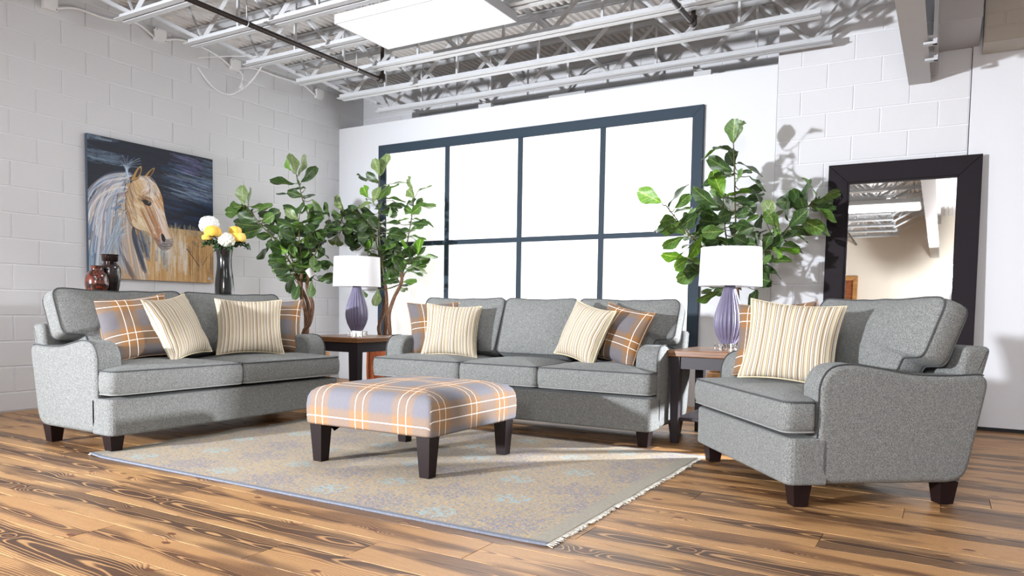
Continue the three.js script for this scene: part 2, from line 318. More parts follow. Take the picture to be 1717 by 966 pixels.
// ---------------------------------------------------------------- roof steel
const ord = ['first', 'second', 'third', 'fourth', 'fifth', 'sixth', 'seventh', 'eighth', 'ninth', 'tenth', 'eleventh', 'twelfth', 'thirteenth', 'fourteenth', 'fifteenth', 'sixteenth', 'seventeenth'];
const JZ = (k) => 0.2 + 0.6 * k, JB = 3.05, JT = 3.47;
{
  const angle2 = (xa, xb, y, up) => { const lo = up ? y + 0.005 : y - 0.045, hi = up ? y + 0.05 : y; return merge([box(xa, xb, y, y + 0.005, -0.062, -0.012), box(xa, xb, y, y + 0.005, 0.012, 0.062), box(xa, xb, lo, hi, -0.017, -0.012), box(xa, xb, lo, hi, 0.012, 0.017)]); };
  const bottom = angle2(0.78, 5.5, JB, true), top = angle2(-0.0, 6.19, JT + 0.02, false);
  const diag = [], post = []; const n = 5, xa = 0.95, xb = 5.35, st = (xb - xa) / n;
  for (let i = 0; i < n; i++) {
    const x = xa + st * i, xm = x + st / 2;
    diag.push(bar(V3(x, JB + 0.02, 0), V3(xm, JT, 0), 0.03, 0.024), bar(V3(xm, JT, 0), V3(x + st, JB + 0.02, 0), 0.03, 0.024));
    post.push(bar(V3(xm, JB + 0.02, 0), V3(xm, JT, 0), 0.02));
  }
  diag.push(bar(V3(0.95, JB + 0.02, 0), V3(0.12, JT, 0), 0.026), bar(V3(5.35, JB + 0.02, 0), V3(6.08, JT, 0), 0.026));
  post.push(bar(V3(0.95, JB + 0.02, 0), V3(0.72, JT, 0), 0.016), bar(V3(5.35, JB + 0.02, 0), V3(5.62, JT, 0), 0.016));
  const first = thing('bar_joist', '', 'joist', [0, 0, JZ(0)], 0, 'open-web roof joists');
  mesh('bottom_chord', bottom, M.steelWhite, first); mesh('top_chord', top, M.steelWhite, first);
  for (const d of diag) mesh('web_diagonal', d, M.steelWhite, first);
  for (const d of post) mesh('web_post', d, M.steelWhite, first);
  for (let k = 0; k < 17; k++) {
    const j = k ? first.clone() : first; if (k) { j.name = numbered('bar_joist'); scene.add(j); }
    j.position.z = JZ(k); j.userData = { label: k ? `white open-web steel roof joist, ${ord[k]} counting out from the back wall` : 'white open-web steel roof joist nearest the back wall, lowest in the picture', category: 'joist', group: 'open-web roof joists' };
  }
}
{
  // girder that carries the joists on the right
  const g = thing('steel_girder', 'grey painted steel girder running out from the block pier towards camera', 'girder', [6.125, 0, 0]);
  const gz0 = 0.001, gz1 = ZR - 0.01;
  mesh('bottom_flange', box(-0.076, 0.076, 2.686, 2.7, gz0, gz1), M.girder, g);
  mesh('web', box(-0.006, 0.006, 2.7, 3.36, gz0, gz1), M.girder, g);
  mesh('top_flange', box(-0.076, 0.076, 3.36, 3.44, gz0, gz1), M.girder, g);
  for (const z of [0.62, 0.98]) { const c = mesh('beam_clamp', merge([box(0.05, 0.13, 2.7, 2.715, z, z + 0.05), box(0.05, 0.13, 2.66, 2.675, z, z + 0.05), box(0.105, 0.13, 2.66, 3.1, z + 0.01, z + 0.04)]), M.steelWhite, g); }
  const d = thing('air_duct', 'square grey sheet-metal duct box hanging between girder and tan blockwork', 'duct', [6.375, 0, 0]);
  mesh('casing', box(-0.132, 0.132, 2.911, 3.46, 0.001, 0.66), M.girder, d);
  mesh('seam_flange', box(-0.136, 0.136, 2.907, 3.46, 0.655, 0.668), M.girder, d);
  const s = structure('wall_soffit', box(6.53, RX - 0.001, 2.842, 3.5, 0.013, 0.2955), M.tanBlock);
  blockWork(s, 6.53, 8.2, 2.842, 3.49, 6.45, 2.842, (x, y) => [x, y, 0.3], 0, M.tanBlock, BW, 0.1016);
}
// ---------------------------------------------------------------- upholstery
function roundPoly(pts, r, seg = 5, step = 0.04) {          // rounded corners, then even sampling
  const out = [], n = pts.length;
  for (let i = 0; i < n; i++) {
    const p = V2(...pts[(i + n - 1) % n]), c = V2(...pts[i]), q = V2(...pts[(i + 1) % n]);
    const rad = pts[i][2] !== undefined ? pts[i][2] : r;
    const a = p.clone().sub(c), b = q.clone().sub(c), d = Math.min(rad, a.length() / 2.1, b.length() / 2.1);
    const A = c.clone().add(a.setLength(d)), B = c.clone().add(b.setLength(d));
    for (let k = 0; k <= seg; k++) { const t = k / seg; out.push(V2((1 - t) ** 2 * A.x + 2 * t * (1 - t) * c.x + t * t * B.x, (1 - t) ** 2 * A.y + 2 * t * (1 - t) * c.y + t * t * B.y)); }
  }
  const res = []; for (let i = 0; i < out.length; i++) { const a = out[i], b = out[(i + 1) % out.length], L = a.distanceTo(b), m = Math.max(1, Math.round(L / step)); for (let k = 0; k < m; k++) res.push(a.clone().lerp(b, k / m)); }
  return res;
}
// boxed cushion from an outline in plan (x, z); thickness along y
function cushion(outline, h, crown, bulge = 0.01, sag = 0.3) {
  const c = outline.reduce((a, p) => a.add(p), V2(0, 0)).divideScalar(outline.length), n = outline.length, pos = [], idx = [];
  const rings = [];
  for (const s of [0.25, 0.5, 0.72, 0.88, 0.96]) rings.push([s, -crown * sag * (1 - s * s)]);
  rings.push([0.992, 0.002], [1 + bulge * 0.7, h * 0.2], [1 + bulge, h * 0.5], [1 + bulge * 0.7, h * 0.8], [0.992, h - 0.002]);
  for (const s of [0.96, 0.88, 0.72, 0.5, 0.25]) rings.push([s, h + crown * (1 - Math.pow(s, 2.4))]);
  for (const [s, y] of rings) outline.forEach((p) => { const x = c.x + (p.x - c.x) * s, z = c.y + (p.y - c.y) * s; pos.push(x, y + (y > h ? (0.004 * N3(x * 9, z * 9, h * 50) + 0.012 * (1 - s) * N3(x * 3.7, z * 3.7, h * 50 + 3)) : 0), z); });
  const b0 = pos.length / 3; pos.push(c.x, -crown * sag, c.y); const t0 = b0 + 1; pos.push(c.x, h + crown, c.y);
  for (let r = 0; r < rings.length - 1; r++) for (let i = 0; i < n; i++) { const j = (i + 1) % n, a = r * n + i, b = r * n + j, d = a + n, e = b + n; idx.push(a, d, b, b, d, e); }
  const lr = (rings.length - 1) * n; for (let i = 0; i < n; i++) { const j = (i + 1) % n; idx.push(b0, i, j, t0, lr + j, lr + i); }
  const area = outline.reduce((s, p, i) => { const q = outline[(i + 1) % n]; return s + p.x * q.y - q.x * p.y; }, 0);
  if (area < 0) for (let i = 0; i < idx.length; i += 3) [idx[i], idx[i + 1]] = [idx[i + 1], idx[i]];
  const g = new THREE.BufferGeometry(); g.setAttribute('position', new THREE.Float32BufferAttribute(pos, 3)); g.setIndex(idx); g.computeVertexNormals();
  // the winding above faces outwards when the plan runs counter-clockwise seen from below
  const nn = g.attributes.normal; if (nn.getY(t0) < 0) { for (let i = 0; i < idx.length; i += 3) [idx[i], idx[i + 1]] = [idx[i + 1], idx[i]]; g.setIndex(idx); g.computeVertexNormals(); }
  return metreUV(g);
}
const ringAt = (outline, y, s = 1) => { const c = outline.reduce((a, p) => a.add(p), V2(0, 0)).divideScalar(outline.length); return outline.map((p) => V3(c.x + (p.x - c.x) * s, y, c.y + (p.y - c.y) * s)); };

// slab with rounded rims from a smooth outline (u, v); thickness along w = 0..t; rim radius r on both faces
function slab(ol, t, r, place, seg = 4) {
  const n = ol.length, nrm = ol.map((p, i) => { const a = ol[(i + n - 1) % n], b = ol[(i + 1) % n]; return V2(b.y - a.y, a.x - b.x).normalize(); });
  const area = ol.reduce((s, p, i) => { const q = ol[(i + 1) % n]; return s + p.x * q.y - q.x * p.y; }, 0), sg = area > 0 ? -1 : 1;
  const rings = []; for (let k = 0; k <= seg; k++) { const a = k / seg * Math.PI / 2; rings.push([r * (1 - Math.sin(a)), r * (1 - Math.cos(a))]); }
  for (let k = seg; k >= 0; k--) { const a = k / seg * Math.PI / 2; rings.push([r * (1 - Math.sin(a)), t - r * (1 - Math.cos(a))]); }
  const pos = [], idx = [];
  for (const [ins, w] of rings) ol.forEach((p, i) => { const q = place(p.x + sg * nrm[i].x * ins, p.y + sg * nrm[i].y * ins, w); pos.push(q[0], q[1], q[2]); });
  for (let k = 0; k < rings.length - 1; k++) for (let i = 0; i < n; i++) { const j = (i + 1) % n, a = k * n + i, b = k * n + j; idx.push(a, b, a + n, b, b + n, a + n); }
  const ctr = ol.reduce((q, p) => q.add(p), V2(0, 0)).divideScalar(n);
  for (const [top, w] of [[0, 0], [1, t]]) {                     // end caps: rings closing on the centre
    let prev = (top ? rings.length - 1 : 0) * n;
    for (const k of [0.8, 0.5]) { const b = pos.length / 3; ol.forEach((p, i) => { const x = p.x + sg * nrm[i].x * r, y = p.y + sg * nrm[i].y * r, q = place(ctr.x + (x - ctr.x) * k, ctr.y + (y - ctr.y) * k, w); pos.push(q[0], q[1], q[2]); }); for (let i = 0; i < n; i++) { const j = (i + 1) % n; if (top) idx.push(prev + i, prev + j, b + i, prev + j, b + j, b + i); else idx.push(prev + i, b + i, prev + j, prev + j, b + i, b + j); } prev = b; }
    const c = pos.length / 3, q = place(ctr.x, ctr.y, w); pos.push(q[0], q[1], q[2]); for (let i = 0; i < n; i++) { const j = (i + 1) % n; if (top) idx.push(c, prev + i, prev + j); else idx.push(c, prev + j, prev + i); }
  }
  const g = new THREE.BufferGeometry(); g.setAttribute('position', new THREE.Float32BufferAttribute(pos, 3)); g.setIndex(idx);
  let vol = 0; const A = V3(), B = V3(), C = V3(), P = g.attributes.position; for (let i = 0; i < idx.length; i += 3) { A.fromBufferAttribute(P, idx[i]); B.fromBufferAttribute(P, idx[i + 1]); C.fromBufferAttribute(P, idx[i + 2]); vol += A.dot(B.cross(C)); }
  if (vol < 0) { for (let i = 0; i < idx.length; i += 3) [idx[i], idx[i + 1]] = [idx[i + 1], idx[i]]; g.setIndex(idx); }
  g.computeVertexNormals(); return metreUV(g);
}
function makeSofa(name, label, category, W, seats, pos, turn, deep = 1) {
  const o = thing(name, label, category, pos, turn), H = W / 2, A = 0.165, D = (z) => (z > 0.2 ? z : 0.2 + (z - 0.2) * deep);
  // base box, full width in front of the arms
  const plan = roundPoly([[-H, 0.385, 0.05], [H, 0.385, 0.05], [H, 0.2, 0.005], [H - 0.03, 0.2, 0.005], [H - 0.03, D(-0.39)], [-H + 0.03, D(-0.39)], [-H + 0.03, 0.2, 0.005], [-H, 0.2, 0.005]], 0.02, 5, 0.3);
  const bs = new THREE.ExtrudeGeometry(new THREE.Shape(plan.map((p) => V2(p.x, -p.y))), { depth: 0.186, bevelEnabled: true, bevelSize: 0.014, bevelOffset: -0.014, bevelThickness: 0.014, bevelSegments: 3 });
  mesh('base', metreUV(bs.rotateX(-Math.PI / 2).translate(0, 0.119, 0)), M.tweed, o);
  // arms: swept-top side profile (z, y)
  const prof = [[D(-0.395), 0.108, 0.09], [D(-0.487), 0.616, 0.09], [D(-0.33), 0.603, 0.08], [D(-0.15), 0.606, 0.08], [D(-0.02), 0.634, 0.1], [0.1, 0.656, 0.06], [0.2, 0.64, 0.07], [0.246, 0.57, 0.06], [0.25, 0.108, 0.09]];
  const ap = roundPoly(prof, 0.045, 6, 0.03);
  for (const s of [-1, 1]) {
    const arm = mesh('arm', slab(ap, A, 0.03, (u, v, w) => [s * (H - w), v, u], 5), M.tweed, o);
    const line = ap.map((p) => V3(s * (H - 0.012), p.y, p.x)); let k0 = line.findIndex((p, i) => p.y > 0.2 && line[(i + line.length - 1) % line.length].y <= 0.2);
    const seq = []; for (let i = 0; i < line.length; i++) { const p = line[(k0 + i) % line.length]; if (p.z < 0 && p.y < 0.6) continue; if (p.y > 0.13) seq.push(p); else if (seq.length) break; }
    mesh('piping', polyTube(seq, 0.0036, 5, false), M.welt, arm);
  }
  // low back frame behind the cushions
  const bf = roundPoly([[D(-0.4), 0.3, 0.03], [D(-0.5), 0.735, 0.035], [D(-0.38), 0.74, 0.035], [D(-0.3), 0.3, 0.03]], 0.03, 4, 0.05);
  mesh('back_frame', slab(bf, W - 0.05, 0.028, (u, v, w) => [w - H + 0.025, v, u], 4), M.tweed, o);
  // seat cushions, the outer ones wrap in front of the arms
  const I = H - A - 0.004, sw = 2 * I / seats;
  for (let i = 0; i < seats; i++) {
    const xa = -I + i * sw + (i ? 0.004 : 0), xb = -I + (i + 1) * sw - (i < seats - 1 ? 0.004 : 0), L = i === 0, R = i === seats - 1, zf = 0.405, zt = 0.262, zr = D(-0.24);
    const pts = [[xa, zr, 0.03]];
    pts.push([xb, zr, 0.03]);
    if (R) pts.push([xb, zt, 0.008], [H - 0.002, zt, 0.02], [H - 0.002, zf, 0.05]); else pts.push([xb, zf, 0.05]);
    if (L) pts.push([-H + 0.002, zf, 0.05], [-H + 0.002, zt, 0.02], [xa, zt, 0.008]); else pts.push([xa, zf, 0.05]);
    const ol = roundPoly(pts, 0.03, 4, 0.035);
    const c = mesh('seat_cushion', cushion(ol, 0.138, 0.04, 0.016), M.tweed, o); c.position.y = 0.343;
    mesh('piping', polyTube(ringAt(ol, 0.138, 0.998), 0.0042, 6), M.welt, c); mesh('piping', polyTube(ringAt(ol, 0.003, 0.996), 0.0042, 6), M.weltLight, c);
  }
  // loose back cushions, the outer ones spread over the arms
  const tilt = 0.36;
  for (let i = 0; i < seats; i++) {
    const xa = -I + i * sw + 0.003, xb = -I + (i + 1) * sw - 0.003, L = i === 0, R = i === seats - 1, e = H - 0.035, hb = 0.15, ht = 0.462;
    const pts = [[xa + 0.01, 0, 0.04], [xb - 0.01, 0, 0.04]];
    if (R) pts.push([xb, hb, 0.02], [e, hb + 0.012, 0.04], [e + 0.01, ht, 0.07]); else pts.push([xb, ht, 0.06]);
    if (L) pts.push([-e - 0.01, ht, 0.07], [-e, hb + 0.012, 0.04], [xa, hb, 0.02]); else pts.push([xa, ht, 0.06]);
    const ol = roundPoly(pts.map(([x, y, r]) => [x, -y, r]), 0.04, 4, 0.035), x0 = L ? -e : xa, x1 = R ? e : xb;
    for (const p of ol) { const t = clamp((p.x - x0) / (x1 - x0)); if (p.y < -0.3) p.y += 0.016 * Math.sin(Math.PI * t) + 0.006 * N3(p.x * 7, i * 3.1, seats); }
    const g = cushion(ol, 0.125, 0.062, 0.016, 0.2);
    const c = mesh('back_cushion', metreUV(g.rotateX(Math.PI / 2)), M.tweed, o);
    c.rotation.x = -tilt; c.position.set(0, 0.49, D(-0.225) - (deep > 1 ? 0.035 : 0));
    const p1 = polyTube(ringAt(ol, 0.125, 0.996), 0.0042, 6).rotateX(Math.PI / 2), p2 = polyTube(ringAt(ol, 0.003, 0.996), 0.0042, 6).rotateX(Math.PI / 2);
    mesh('piping', p1, M.welt, c); mesh('piping', p2, M.welt, c);
  }
  for (const sx of [-1, 1]) for (const [z, f] of [[0.3, 1], [D(-0.335), -1]]) {
    const g = new THREE.CylinderGeometry(0.062, 0.045, 0.106, 4, 1).rotateY(Math.PI / 4); const l = mesh('leg', g.toNonIndexed(), M.darkWood, o); l.geometry.computeVertexNormals(); l.position.set(sx * (H - 0.065), 0.056 + 0.0, z);
  }
  return o;
}
const loveseat = makeSofa('loveseat', 'grey tweed two-seat sofa below the horse painting, facing right', 'sofa', 1.84, 2, [1.91, 0, 3.32], Math.PI / 2);
const sofa = makeSofa('sofa', 'grey tweed three-seat sofa in front of the bright window', 'sofa', 2.28, 3, [3.66, 0, 1.872], 0);
const CH = Math.atan2(-0.79501518, 0.60658953);
const armchair = makeSofa('armchair', 'wide grey tweed armchair in front of the leaning mirror', 'armchair', 1.12, 1, [5.7745, 0, 2.5875], CH, 1.15);

// ---------------------------------------------------------------- throw pillows
function pillowGeo(w, h, T, sd) {
  const n = 22, front = [], back = [];
  const pt = (u, v, s) => {
    const cx = 1 - 0.105 * (1 - v * v), cy = 1 - 0.105 * (1 - u * u), k = Math.pow(Math.max(0, (1 - u * u) * (1 - v * v)), 0.42);
    const wr = 0.008 * N3(u * 2.2 + sd, v * 2.2, sd) + 0.01 * Math.pow(Math.abs(u * v), 1.5) * N3(u * 6, v * 6, sd + 4);
    return V3(u * w / 2 * cx, v * h / 2 * cy, s * (T / 2 * k + wr * (k > 0 ? 1 : 0)));
  };
  const pos = [], uv = [];
  for (const s of [1, -1]) for (let i = 0; i < n; i++) for (let j = 0; j < n; j++) {
    const e = (t) => Math.sin((t * 2 / n - 1) * Math.PI / 2);      // finer towards the edges
    const q = [[e(i), e(j)], [e(i + 1), e(j)], [e(i + 1), e(j + 1)], [e(i), e(j + 1)]];
    const tri = s > 0 ? [0, 1, 2, 0, 2, 3] : [0, 2, 1, 0, 3, 2];
    for (const k of tri) { const p = pt(...q[k], s); pos.push(p.x, p.y, p.z); uv.push(q[k][0] * w / 2 + sd * 0.037, q[k][1] * h / 2 + sd * 0.053); }
  }
  const g = new THREE.BufferGeometry(); g.setAttribute('position', new THREE.Float32BufferAttribute(pos, 3)); g.setAttribute('uv', new THREE.Float32BufferAttribute(uv, 2));
  // smooth normals across the shared grid points
  const acc = new Map(), P = g.attributes.position, a = V3(), b = V3(), c = V3(), key = (i) => `${P.getX(i).toFixed(4)},${P.getY(i).toFixed(4)},${P.getZ(i).toFixed(4)}`;
  for (let i = 0; i < P.count; i += 3) { a.fromBufferAttribute(P, i); b.fromBufferAttribute(P, i + 1).sub(a); c.fromBufferAttribute(P, i + 2).sub(a); const nv = b.clone().cross(c); for (let k = 0; k < 3; k++) { const kk = key(i + k); if (!acc.has(kk)) acc.set(kk, V3()); acc.get(kk).add(nv); } }
  const nor = new Float32Array(P.count * 3); for (let i = 0; i < P.count; i++) { const v = acc.get(key(i)).clone().normalize(); nor[i * 3] = v.x; nor[i * 3 + 1] = v.y; nor[i * 3 + 2] = v.z; }
  g.setAttribute('normal', new THREE.BufferAttribute(nor, 3));
  const edge = []; const m = 20; for (let i = 0; i < m; i++) edge.push(pt(-1 + 2 * i / m, -1, 1)); for (let i = 0; i < m; i++) edge.push(pt(1, -1 + 2 * i / m, 1)); for (let i = 0; i < m; i++) edge.push(pt(1 - 2 * i / m, 1, 1)); for (let i = 0; i < m; i++) edge.push(pt(-1, 1 - 2 * i / m, 1));
  edge.forEach((p) => { p.z = 0; });
  return { g, edge };
}
// at: centre; yaw turns the face (0 faces +z); lean tips it back; spin turns it in its own plane
function pillow(kind, label, at, yaw, lean, spin, w = 0.46, h = 0.44, T = 0.17) {
  const o = thing(kind === 'plaid' ? 'plaid_pillow' : 'striped_pillow', label, 'pillow', at, 0, 'throw pillows');
  o.rotation.set(-lean, yaw, spin, 'YXZ'); const { g, edge } = pillowGeo(w, h, T, (names.get('plaid_pillow') || 0) * 1.7 + (names.get('striped_pillow') || 0) * 2.3);
  mesh('cover', g, kind === 'plaid' ? M.plaidPillow : M.stripe, o);
  mesh('piping', polyTube(edge, 0.0055, 6), kind === 'plaid' ? M.plaidWelt : M.stripeWelt, o);
  return o;
}
pillow('plaid', 'rust plaid pillow leaning on the near arm of the loveseat', [1.84, 0.715, 3.79], 1.25, 0.4, 0.12);
pillow('stripe', 'striped pillow turned edge-on beside the near plaid pillow on the loveseat', [1.95, 0.72, 3.56], 1.9, 0.42, 0.12);
pillow('stripe', 'striped pillow facing camera on the far seat of the loveseat', [1.96, 0.715, 2.98], 0.98, 0.3, 0.0, 0.47, 0.42);
pillow('plaid', 'rust plaid pillow against the far arm of the loveseat', [1.80, 0.71, 2.63], 0.75, 0.3, 0.0);
pillow('plaid', 'rust plaid pillow against the left arm of the long sofa', [2.80, 0.712, 1.80], 0.75, 0.28, 0.05);
pillow('stripe', 'striped pillow at the left end of the long sofa', [3.05, 0.70, 1.95], 0.42, 0.3, -0.04, 0.44, 0.42);
pillow('stripe', 'striped pillow leaning right-hand side of the long sofa', [4.19, 0.715, 1.95], -0.35, 0.36, -0.2, 0.42, 0.42);
pillow('plaid', 'rust plaid pillow at the right arm of the long sofa', [4.42, 0.705, 1.85], -0.3, 0.36, -0.18, 0.44, 0.42);
pillow('plaid', 'rust plaid pillow mostly hidden on the armchair', [5.56, 0.73, 2.40], CH + 0.75, 0.28, 0.05, 0.44, 0.42);
pillow('stripe', 'striped pillow standing on the armchair seat', [5.70, 0.725, 2.68], CH + 0.95, 0.26, -0.08, 0.47, 0.43);

// ---------------------------------------------------------------- plaid ottoman
{
  const s = 0.865, o = thing('ottoman', 'low square ottoman in rust and lavender plaid on dark tapered legs', 'ottoman', [3.765, 0.01, 3.32], 0);
  const ol = roundPoly([[-s / 2, -s / 2, 0.03], [s / 2, -s / 2, 0.03], [s / 2, s / 2, 0.03], [-s / 2, s / 2, 0.03]], 0.03, 4, 0.05), n = ol.length;
  const rings = [[0.9, 0.214], [0.992, 0.214], [1.0, 0.226], [1.006, 0.28], [1.006, 0.325], [0.994, 0.365], [0.965, 0.393], [0.91, 0.413], [0.8, 0.43], [0.6, 0.444], [0.35, 0.451], [0.1, 0.454]], pos = [], uv = [], idx = [];
  for (let r = 0; r < rings.length; r++) ol.forEach((p) => { const k = rings[r][0]; pos.push(p.x * k, rings[r][1], p.y * k); });
  for (let r = 0; r < rings.length - 1; r++) for (let i = 0; i < n; i++) { const j = (i + 1) % n, a = r * n + i, b = r * n + j; idx.push(a, a + n, b, b, a + n, b + n); }
  const tc = pos.length / 3; pos.push(0, 0.454, 0); for (let i = 0; i < n; i++) idx.push(tc, (rings.length - 1) * n + (i + 1) % n, (rings.length - 1) * n + i);
  let g = new THREE.BufferGeometry(); g.setAttribute('position', new THREE.Float32BufferAttribute(pos, 3)); g.setIndex(idx); g.computeVertexNormals();
  if (g.attributes.normal.getY(tc) < 0) { for (let i = 0; i < idx.length; i += 3) [idx[i], idx[i + 1]] = [idx[i + 1], idx[i]]; g.setIndex(idx); g.computeVertexNormals(); }
  g = g.toNonIndexed();
  // the cloth is pulled over the edge: the pattern runs on down the sides
  const P = g.attributes.position, U = new Float32Array(P.count * 2);
  for (let i = 0; i < P.count; i += 3) {
    const m = [0, 1, 2].map((k) => V3().fromBufferAttribute(P, i + k)), c = m[0].clone().add(m[1]).add(m[2]).divideScalar(3), onX = Math.abs(c.x) > Math.abs(c.z);
    m.forEach((v, k) => { const drop = 0.452 - v.y; let u = v.x, w = v.z; if (onX) u += Math.sign(c.x) * drop * 0.85; else w += Math.sign(c.z) * drop * 0.85; U[(i + k) * 2] = u + 0.037; U[(i + k) * 2 + 1] = w - 0.04; });
  }
  g.setAttribute('uv', new THREE.BufferAttribute(U, 2));
  mesh('upholstery', g, M.plaidOttoman, o);
  mesh('dust_cover', box(-0.39, 0.39, 0.208, 0.215, -0.39, 0.39), M.black, o);
  mesh('law_tag', new THREE.BufferGeometry().setFromPoints([V3(-0.26, 0.214, 0.422), V3(-0.18, 0.214, 0.422), V3(-0.22, 0.188, 0.424)]).setIndex([0, 2, 1, 0, 1, 2]), M.black, o).geometry.computeVertexNormals();
  for (const sx of [-1, 1]) for (const sz of [-1, 1]) { const l = mesh('leg', new THREE.CylinderGeometry(0.06, 0.042, 0.21, 4, 1).rotateY(Math.PI / 4).toNonIndexed(), M.darkWood, o); l.geometry.computeVertexNormals(); l.position.set(sx * 0.372, 0.105, sz * 0.372); }
}
// ---------------------------------------------------------------- rug
{
  const x0 = 2.2, x1 = 5.15, z0 = 2.3, z1 = 4.31, w = x1 - x0, d = z1 - z0, TW = 2048, TH = Math.round(2048 * d / w);
  const flowers = []; for (let i = 0; i < 9; i++) for (let j = 0; j < 6; j++) flowers.push([0.14 + i * 0.34 + (j % 2) * 0.17 + rr(-0.03, 0.03), 0.16 + j * 0.34 + rr(-0.03, 0.03), (i + j) % 2]);
  const tex = dataTex(TW, TH, (px, py) => {
    const x = px / TW * w, z = (1 - py / TH) * d, n1 = N3(x * 62, z * 62, 1) + 0.5 * N3(x * 130, z * 130, 3), n2 = N3(x * 48 + 9, z * 48, 5), big = N3(x * 2.2, z * 2.2, 7);
    let c = mixC([176, 166, 148], [160, 154, 146], clamp(0.5 + big));
    if (n1 > 0.18) c = [202, 172, 128]; else if (n2 > 0.28) c = [146, 145, 152]; else if (n1 < -0.5) c = [196, 190, 176];
    const edge = Math.min(x, w - x), fe = Math.min(z, d - z);
    for (const f of flowers) {
      const dx = x - f[0], dz = z - f[1], r = Math.hypot(dx, dz); if (r > 0.17) continue; const th = Math.atan2(dz, dx), br = N3(x * 95, z * 95, 13) + 0.5 * N3(x * 40, z * 40, 17);
      if (f[2]) { const m = 0.085 + 0.03 * N3(dx * 22 + f[0] * 7, dz * 22, f[1] * 5); if (r < m && (N3(dx * 30 + f[0], dz * 30, 21) > -0.06) && br > -0.12) c = mixC(c, [164, 194, 202], 0.8); }
      else if (r < 0.16 * (0.8 + 0.2 * Math.cos(th * 6)) && br > 0.1) c = mixC(c, [126, 130, 158], 0.62);
    }
    if (edge < 0.1) { const k = 1 - sstep(0.06, 0.1, edge); c = mixC(c, [168, 162, 148], k); }
    if (fe < 0.03) c = mixC(c, [124, 130, 142], 1 - sstep(0.012, 0.03, fe));
    const g = 0.88 + 0.16 * rnd() + 0.06 * N3(x * 240, z * 30, 2); return [c[0] * g, c[1] * g, c[2] * g];
  }, true, false);
  tex.anisotropy = 8;
  const nx = 60, nz = 30, g = new THREE.BoxGeometry(w, 0.009, d, nx, 1, nz), p = g.attributes.position, uv = g.attributes.uv;
  for (let i = 0; i < p.count; i++) {
    const x = p.getX(i), y = p.getY(i), z = p.getZ(i), e = sstep(w / 2 - 0.12, w / 2, Math.abs(x));
    const wob = 0.014 * e * (0.5 + N3(z * 5, 3, x)), wave = x < 0 ? wob : 0.004 * e * (0.5 + N3(z * 6, 8));
    p.setX(i, x + 0.018 * e * N3(z * 4 + 3, 1)); p.setY(i, y + Math.max(0, wave)); uv.setXY(i, x / w + 0.5, 1 - (z / d + 0.5));
  }
  g.computeVertexNormals();
  const rug = thing('area_rug', 'faded beige and gold rug with pale blue flower clusters under the ottoman', 'rug', [(x0 + x1) / 2, 0.0002, (z0 + z1) / 2]);
  mesh('pile', g.translate(0, 0.0047, 0), std({ map: tex, roughness: 1, bumpMap: grainTex, bumpScale: 0.0015 }), rug);
  const th = []; for (const s of [-1, 1]) for (let i = 0; i < 420; i++) { const z = -d / 2 + d * (i + rnd()) / 420, zz = (z), xo = s * w / 2 + 0.018 * N3(z * 4 + 3, 1), L = rr(0.012, 0.03); th.push(bar(V3(xo - s * 0.006, 0.008, z), V3(xo + s * L, rr(0.001, 0.008), z + rr(-0.007, 0.007)), 0.004, 0.0025)); }
  const fr = mesh('fringe', merge(th), std({ color: 0xd9d5c9, roughness: 1 }), rug); fr.userData.kind = 'stuff';
}
// ---------------------------------------------------------------- end tables and lamps
function endTable(label, x, z) {
  const o = thing('end_table', label, 'table', [x, 0, z], 0, 'end tables'), s = 0.66, h = 0.62;
  mesh('tabletop', metreUV(rbox(s, 0.042, s, 0.006, 2), 1.5), M.tableTop, o).position.y = h - 0.021;
  for (const sx of [-1, 1]) for (const sz of [-1, 1]) { const g = new THREE.CylinderGeometry(0.045, 0.034, h - 0.042, 4, 1).rotateY(Math.PI / 4).toNonIndexed(); g.computeVertexNormals(); mesh('leg', g, M.tableBase, o).position.set(sx * 0.28, (h - 0.042) / 2, sz * 0.28); }
  for (const s2 of [-1, 1]) { mesh('apron', box(-0.25, 0.25, 0.498, 0.578, -0.011, 0.011), M.tableBase, o).position.z = s2 * 0.29; mesh('apron', box(-0.011, 0.011, 0.498, 0.578, -0.25, 0.25), M.tableBase, o).position.x = s2 * 0.29; }
  mesh('lower_shelf', rbox(0.55, 0.022, 0.55, 0.004, 1), M.tableBase, o).position.y = 0.16;
  return o;
}
endTable('brown-topped dark end table in the corner between loveseat and long sofa', 1.93, 1.82);
endTable('brown-topped dark end table between the long sofa and the armchair', 5.13, 1.63);
